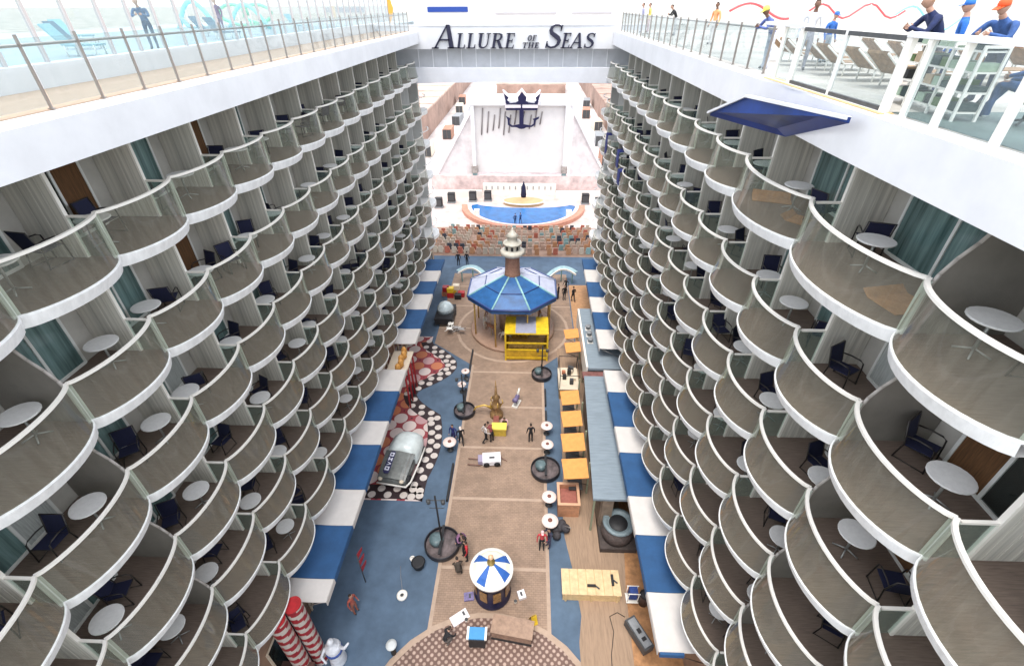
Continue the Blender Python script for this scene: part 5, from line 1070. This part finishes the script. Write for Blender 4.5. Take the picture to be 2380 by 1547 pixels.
# ------------------------------------------------------------------ people
def person(x, y, z, face, lab, pose='stand', shirt=(.1, .1, .12), pants=(.05, .05, .08), hair=(.03, .02, .015), hat=None, dark=False, h=1.75, sleeves=True, grp=None, shoes=(.02, .02, .02), wide=1.0):
    S = h / 1.75
    # joints: name, position, radius, tag (0 skin, 1 shirt, 2 trousers, 3 shoes)
    J = dict(pel=((0, 0, .95), .135, 2), wai=((0, 0, 1.08), .12, 1), chest=((0, .0, 1.28), .145, 1), neckb=((0, .01, 1.44), .075, 1), neck=((0, .015, 1.51), .052, 0), head=((0, .03, 1.56), .055, 0))
    for s, n_ in ((-1, 'l'), (1, 'r')):
        J['hip' + n_] = ((s * .09, 0, .88), .095, 2); J['kne' + n_] = ((s * .10, .02, .49), .062, 2); J['ank' + n_] = ((s * .105, -.01, .10), .045, 2); J['toe' + n_] = ((s * .12, .14, .045), .04, 3); J['heel' + n_] = ((s * .105, -.04, .045), .038, 3)
        J['sho' + n_] = ((s * .19, 0, 1.39), .062, 1); J['elb' + n_] = ((s * .26, -.02, 1.12), .043, 1 if sleeves else 0); J['wri' + n_] = ((s * .27, .08, .88), .03, 1 if sleeves else 0); J['han' + n_] = ((s * .265, .11, .80), .032, 0)
    def mv(**k):
        for a, p in k.items(): J[a] = (p, J[a][1], J[a][2])
    if pose == 'walk': mv(knel=(-.09, .16, .50), ankl=(-.09, .10, .12), toel=(-.10, .25, .06), heell=(-.09, .06, .06), kner=(.09, -.02, .48), ankr=(.09, -.25, .16), toer=(.10, -.12, .04), heelr=(.09, -.31, .12),
                         elbl=(-.26, -.14, 1.14), wril=(-.25, -.08, .90), hanl=(-.25, -.05, .82), wrir=(.25, .22, .95), hanr=(.24, .29, .90))
    if pose == 'lean': mv(wai=(0, .05, 1.07), chest=(0, .18, 1.24), neckb=(0, .28, 1.37), neck=(0, .33, 1.42), head=(0, .37, 1.46), shol=(-.19, .24, 1.33), shor=(.19, .24, 1.33), elbl=(-.28, .38, 1.10), elbr=(.28, .38, 1.10),
                         wril=(-.15, .52, 1.15), wrir=(.15, .52, 1.15), hanl=(-.08, .55, 1.16), hanr=(.08, .55, 1.16))
    if pose == 'reach': mv(elbr=(.30, .20, 1.22), wrir=(.24, .44, 1.18), hanr=(.22, .52, 1.18), elbl=(-.28, .12, 1.14), wril=(-.22, .34, 1.05), hanl=(-.2, .42, 1.04))
    if pose == 'sit': mv(pel=(0, 0, .52), wai=(0, -.02, .66), chest=(0, .02, .86), neckb=(0, .06, 1.02), neck=(0, .08, 1.09), head=(0, .10, 1.14), hipl=(-.10, .05, .49), hipr=(.10, .05, .49), knel=(-.13, .48, .54), kner=(.14, .46, .62),
                        ankl=(-.13, .46, .12), ankr=(.14, .72, .14), toel=(-.14, .62, .05), toer=(.15, .88, .08), heell=(-.13, .43, .05), heelr=(.14, .68, .06), shol=(-.19, .03, .97), shor=(.19, .03, .97), elbl=(-.27, .10, .72), elbr=(.27, .10, .72),
                        wril=(-.18, .33, .66), wrir=(.18, .33, .68), hanl=(-.15, .40, .64), hanr=(.15, .40, .68))
    if pose == 'crouch': mv(pel=(0, -.1, .38), wai=(0, -.05, .5), chest=(0, .1, .68), neckb=(0, .22, .8), neck=(0, .27, .85), head=(0, .31, .89), hipl=(-.1, -.06, .36), hipr=(.1, -.06, .36), knel=(-.14, .32, .5), kner=(.14, .30, .30), ankl=(-.13, .15, .11), ankr=(.13, -.05, .08),
                        toel=(-.14, .3, .045), toer=(.13, .08, .045), heell=(-.13, .1, .045), heelr=(.13, -.1, .12), shol=(-.19, .18, .75), shor=(.19, .18, .75), elbl=(-.26, .34, .52), elbr=(.26, .34, .52), wril=(-.15, .5, .34), wrir=(.15, .5, .34), hanl=(-.13, .54, .27), hanr=(.13, .54, .27))
    Ed = [('pel', 'wai'), ('wai', 'chest'), ('chest', 'neckb'), ('neckb', 'neck'), ('neck', 'head')]
    for n_ in 'lr': Ed += [('pel', 'hip' + n_), ('hip' + n_, 'kne' + n_), ('kne' + n_, 'ank' + n_), ('ank' + n_, 'toe' + n_), ('ank' + n_, 'heel' + n_), ('chest', 'sho' + n_), ('sho' + n_, 'elb' + n_), ('elb' + n_, 'wri' + n_), ('wri' + n_, 'han' + n_)]
    # five fingers on each hand
    for s, n_ in ((-1, 'l'), (1, 'r')):
        hd = (Vector(J['han' + n_][0]) - Vector(J['wri' + n_][0])).normalized(); hp = Vector(J['han' + n_][0]); sd_ = hd.cross(Vector((1, 0, 0))); 
        if sd_.length < .3: sd_ = hd.cross(Vector((0, 1, 0)))
        sd_.normalize(); cu = hd.cross(sd_).normalized() * -s
        for f_, (o_, l_) in enumerate(((-.026, .065), (-.009, .075), (.009, .072), (.026, .058))):
            a_ = 'f%d%s' % (f_, n_); J[a_] = (tuple(hp + hd * l_ * .6 + sd_ * o_ * 1.15), .0095, 0); J[a_ + 'e'] = (tuple(hp + hd * l_ * 1.0 + sd_ * o_ * 1.2 + cu * .02), .008, 0); Ed += [('han' + n_, a_), (a_, a_ + 'e')]
        J['th' + n_] = (tuple(hp - hd * .01 + sd_ * -.05), .011, 0); J['th' + n_ + 'e'] = (tuple(hp + hd * .03 + sd_ * -.062 + cu * .01), .009, 0); Ed += [('han' + n_, 'th' + n_), ('th' + n_, 'th' + n_ + 'e')]
    names = list(J); idx = {n_: i for i, n_ in enumerate(names)}
    me = bpy.data.meshes.new('person'); me.from_pydata([tuple(c * S for c in J[n_][0]) for n_ in names], [(idx[a], idx[b]) for a, b in Ed], [])
    o = bpy.data.objects.new('tmp', me); C.objects.link(o); md = o.modifiers.new('s', 'SKIN'); md.branch_smoothing = .5
    for i, n_ in enumerate(names):
        v = me.skin_vertices[0].data[i]; v.radius = (J[n_][1] * S, J[n_][1] * S * (.78 if n_ in ('chest', 'wai', 'pel') else 1)); v.use_root = n_ == 'pel'
    sb = o.modifiers.new('u', 'SUBSURF'); sb.levels = 1
    dg = bpy.context.evaluated_depsgraph_get(); dg.update(); body = bpy.data.meshes.new_from_object(o.evaluated_get(dg)); bpy.data.objects.remove(o)
    segs = [(Vector(J[a][0]) * S, Vector(J[b][0]) * S, J[a][2], J[b][2]) for a, b in Ed]
    def near(p):
        best = 9; tg = 0
        for a, b, ta, tb in segs:
            d = b - a; t = max(0, min(1, (p - a).dot(d) / max(d.length_squared, 1e-9))); q = (a + d * t - p).length
            if q < best: best = q; tg = ta if t < .55 else tb
        return tg
    bm = bmesh.new(); bm.from_mesh(body)
    for v in bm.verts: v.co.x *= 1 + (wide - 1) * min(1, max(0, (J['neck'][0][2] * S - v.co.z) / .1))
    hc = Vector(J['head'][0]) * S + Vector((0, .012, .085)) * S; tilt = Matrix.Rotation(rad(-22 if pose in ('lean', 'crouch', 'sit') else -6), 3, 'X')
    rs = bmesh.ops.create_icosphere(bm, subdivisions=2, radius=1)['verts']; hv = set(rs)
    for v in rs:
        p = v.co.copy(); k = Vector((p.x * .078, p.y * .098, p.z * .118))
        if p.z < -.3: k.x *= .82; k.y = k.y * .9 + .012
        if p.y > .86 and abs(p.x) < .35 and -.35 < p.z < .1: k.y += .024            # nose
        if abs(p.x) > .93 and abs(p.z) < .3: k.x *= 1.14                              # ears
        if p.y > .6 and .05 < p.z < .35 and .2 < abs(p.x) < .5: k.y -= .008           # eye hollows
        v.co = hc + tilt @ (k * S)
    for f in bm.faces:
        f.smooth = True
        f.material_index = 0 if f.verts[0] in hv else near(f.calc_center_median())
    body.materials.clear(); bm.to_mesh(body); bm.free()
    key = lambda c: 'cloth_%02d%02d%02d' % tuple(int(round(v * 99)) for v in c)
    for m_ in (SKIND if dark else SKIN, mat(key(shirt), shirt, .85, .35, 7, bump=.8), mat(key(pants), pants, .85, .35, 7, bump=.8), mat(key(shoes), shoes, .6)): body.materials.append(m_)
    p = tag(obj('person', body, None, (x, y, z), rad(face)), lab, 'person', grp)
    m = MB(); M4 = Matrix.Translation(hc) @ tilt.to_4x4()
    if hat:
        m.lathe([(.088 * S, .02 * S), (.094 * S, .06 * S), (.082 * S, .11 * S), (.04 * S, .14 * S), (.005, .145 * S)], n=16, M=M4)
        m.add([(-.07 * S, .07 * S, .03 * S), (.07 * S, .07 * S, .03 * S), (.05 * S, .17 * S, .02 * S), (-.05 * S, .17 * S, .02 * S), (-.07 * S, .07 * S, .04 * S), (.07 * S, .07 * S, .04 * S), (.05 * S, .17 * S, .03 * S), (-.05 * S, .17 * S, .03 * S)],
              [(3, 2, 1, 0), (4, 5, 6, 7), (0, 1, 5, 4), (2, 3, 7, 6), (1, 2, 6, 5), (3, 0, 4, 7)], M=M4); m.build('hat', mat(key(hat), hat, .6), p)
    else:
        prof = [(.0, .0)]
        vs = []; n = 14; fs = []
        for i in range(6):
            th = math.pi / 2 * i / 5 * 1.12
            for j in range(n):
                a = 2 * math.pi * j / n; ff = .45 if math.sin(a) > .35 else 1.0
                t_ = th * (ff if i > 2 else 1); vs.append((.083 * S * math.sin(t_) * math.cos(a), (.103 * math.sin(t_) * math.sin(a) - .006) * S, .124 * S * math.cos(t_)))
        fs = [(i * n + j, (i + 1) * n + j, (i + 1) * n + (j + 1) % n, i * n + (j + 1) % n) for i in range(5) for j in range(n)]
        m.add(vs, fs, 0, True, M4); m.build('hair', mat(key(hair), hair, .8), p)
    return p
G1 = 'people on the boardwalk'; BK = (.015, .015, .018)
person(.38, 22.6, FZ + .01, 10, 'man in black standing alone in the middle of the path', 'stand', BK, BK, grp=G1)
person(1.02, 14.75, FZ + .01, 180, 'person in red shirt and cap beside the round table, left of a companion', 'stand', (.55, .06, .07), BK, hat=(.75, .5, .5), grp=G1)
person(1.42, 14.9, FZ + .01, 120, 'person in dark clothes right of the one in red by the round table', 'reach', (.03, .03, .06), (.05, .05, .10), grp=G1)
person(-3.2, 14.25, FZ + .01, 60, 'person in black with red sleeve next to the big ring planter', 'reach', BK, BK, hat=None, grp=G1)
person(-3.05, 14.0, FZ + .01, 100, 'person with bright red top right behind the one in black at the ring planter', 'stand', (.5, .03, .04), BK, grp=G1)
person(-3.65, 14.75, FZ + .01, 230, 'person in mauve top leaning over the big ring planter', 'lean', (.25, .12, .22), (.05, .04, .08), grp=G1)
person(-3.4, 13.2, FZ + .01, 20, 'crouching person in dark brown near the round kiosk', 'crouch', (.06, .045, .035), (.05, .04, .03), grp=G1)
person(-4.4, 22.2, FZ + .01, 200, 'person in black on the left path edge, farther right of the pair', 'walk', BK, BK, hat=(.7, .6, .55), grp=G1)
person(-4.95, 22.4, FZ + .01, 160, 'person in navy on the blue deck by the left path edge', 'stand', (.02, .03, .16), (.02, .02, .10), grp=G1)
person(-2.75, 22.5, FZ + .01, 300, 'person in white shirt beside the yellow chest', 'walk', (.62, .58, .56), BK, grp=G1)
person(-2.3, 22.55, FZ + .01, 45, 'person in dark red leaning at the yellow chest', 'lean', (.22, .05, .05), BK, grp=G1)
person(-1.5, 24.1, FZ + .01, 180, 'person in pink and black behind the yellow chest', 'crouch', (.55, .35, .35), BK, grp=G1)
for i, (x, y, a, ps) in enumerate(((3.15, 42.1, 70, 'stand'), (3.75, 41.9, 200, 'stand'), (4.0, 43.4, 150, 'walk'), (4.65, 41.6, 30, 'walk'))):
    person(x, y, FZ + .01, a, 'man in black suit right of the carousel, %s from the left' % ORD[i], ps, BK, BK, grp='group of men in black by the carousel')
person(-8.1, 49.3, FZ + .01, 10, 'left man of the pair in black at the far left', 'stand', BK, BK, h=1.8, grp='pair in black before the seats')
person(-7.1, 49.4, FZ + .01, -20, 'right man of the pair in black at the far left', 'stand', BK, BK, h=1.8, grp='pair in black before the seats')
person(-3.6, 9.85, FZ + .03, 320, 'person in black bending on the cobbled plaza', 'crouch', BK, (.12, .10, .09), grp=G1)
person(-8.35, 11.1, FZ + .01, 250, 'small person in red by the near left awnings', 'stand', (.42, .10, .07), (.35, .12, .08), grp=G1)
person(-2.1, 69.3, pz + .25, 0, 'left person in navy standing at the pool edge', 'stand', (.01, .03, .12), (.01, .02, .08), grp='two people in the crescent pool')
person(-1.3, 69.7, pz + .25, 40, 'right person in navy standing at the pool edge', 'walk', (.02, .08, .25), (.01, .02, .08), grp='two people in the crescent pool')
# upper deck
G2 = 'people along the right upper deck'; UZ = -1.70
person(7.2, 16.9, UZ, 95, 'person in a yellow cap and blue shirt leaning at the right rail', 'lean', (.10, .14, .36), (.62, .64, .72), hat=(.75, .70, .12), dark=True, grp=G2, h=1.72)
person(8.1, 16.6, UZ, 160, 'dark haired man in a white shirt on the right deck', 'stand', (.66, .68, .72), (.3, .3, .34), grp=G2, h=1.78, dark=True)
person(9.9, 18.9, UZ, 200, 'child in a bright blue top with a blue cap on the right deck', 'stand', (.03, .14, .48), (.3, .36, .42), hat=(.03, .14, .5), grp=G2, h=1.45)
person(8.9, 27.8, UZ, 120, 'person in an orange shirt at the far right rail', 'stand', (.78, .35, .15), (.7, .66, .64), dark=True, grp=G2)
person(9.1, 36.0, UZ, 90, 'person in black leaning far down the right deck', 'lean', BK, (.5, .5, .5), grp=G2)
person(8.2, 40.0, UZ, 90, 'person in yellow at the far end of the right deck', 'stand', (.70, .58, .15), (.5, .3, .3), grp=G2)
person(7.7, 39.8, UZ, 90, 'person in lavender beside the one in yellow', 'stand', (.36, .36, .55), (.5, .5, .6), grp=G2)
person(7.95, 11.1, UZ, 75, 'broad man in a navy jacket at the near right rail', 'lean', (.012, .02, .085), (.10, .09, .10), hair=(.30, .17, .09), grp=G2, h=1.96, wide=1.4)
person(8.8, 11.8, UZ, 60, 'person with a bright blue hood behind the man in navy', 'stand', (.02, .14, .50), (.05, .06, .12), hat=(.02, .16, .55), grp=G2, h=1.74)
person(8.9, 10.7, UZ, 100, 'person in a red orange headscarf and blue shirt behind the near rail', 'lean', (.04, .10, .28), (.05, .06, .1), hat=(.80, .10, .02), grp=G2, h=1.84, wide=1.2)
person(8.15, 8.7, UZ, 15, 'seated person in blue jeans and white shoes by the near right rail', 'sit', (.05, .12, .32), (.045, .10, .24), grp=G2, shoes=(.8, .8, .8), h=1.9)
t = thing('wheeled_stool', 'dark wheeled stool under the seated person in jeans', 'stool', (8.15, 8.7, UZ)); m = MB(); m.lathe([(.22, .34), (.24, .38), (.22, .42)], n=18); m.build('seat', BLACK, t); m = MB(); m.tube([(0, 0, .08), (0, 0, .36)], .03, 6)
for a in range(5): q = rad(72 * a); m.tube([(0, 0, .1), (.25 * math.cos(q), .25 * math.sin(q), .05)], .02, 5)
m.build('base', DGREY, t)
person(-14.6, 20.8, -1.4, 200, 'person in blue bending behind the left windscreen', 'lean', (.05, .13, .26), (.05, .10, .18), hair=(.02, .02, .03))
person(-18.6, 33.0, -1.4, 170, 'person in dark purple behind the left windscreen', 'stand', (.10, .05, .14), (.20, .16, .24))
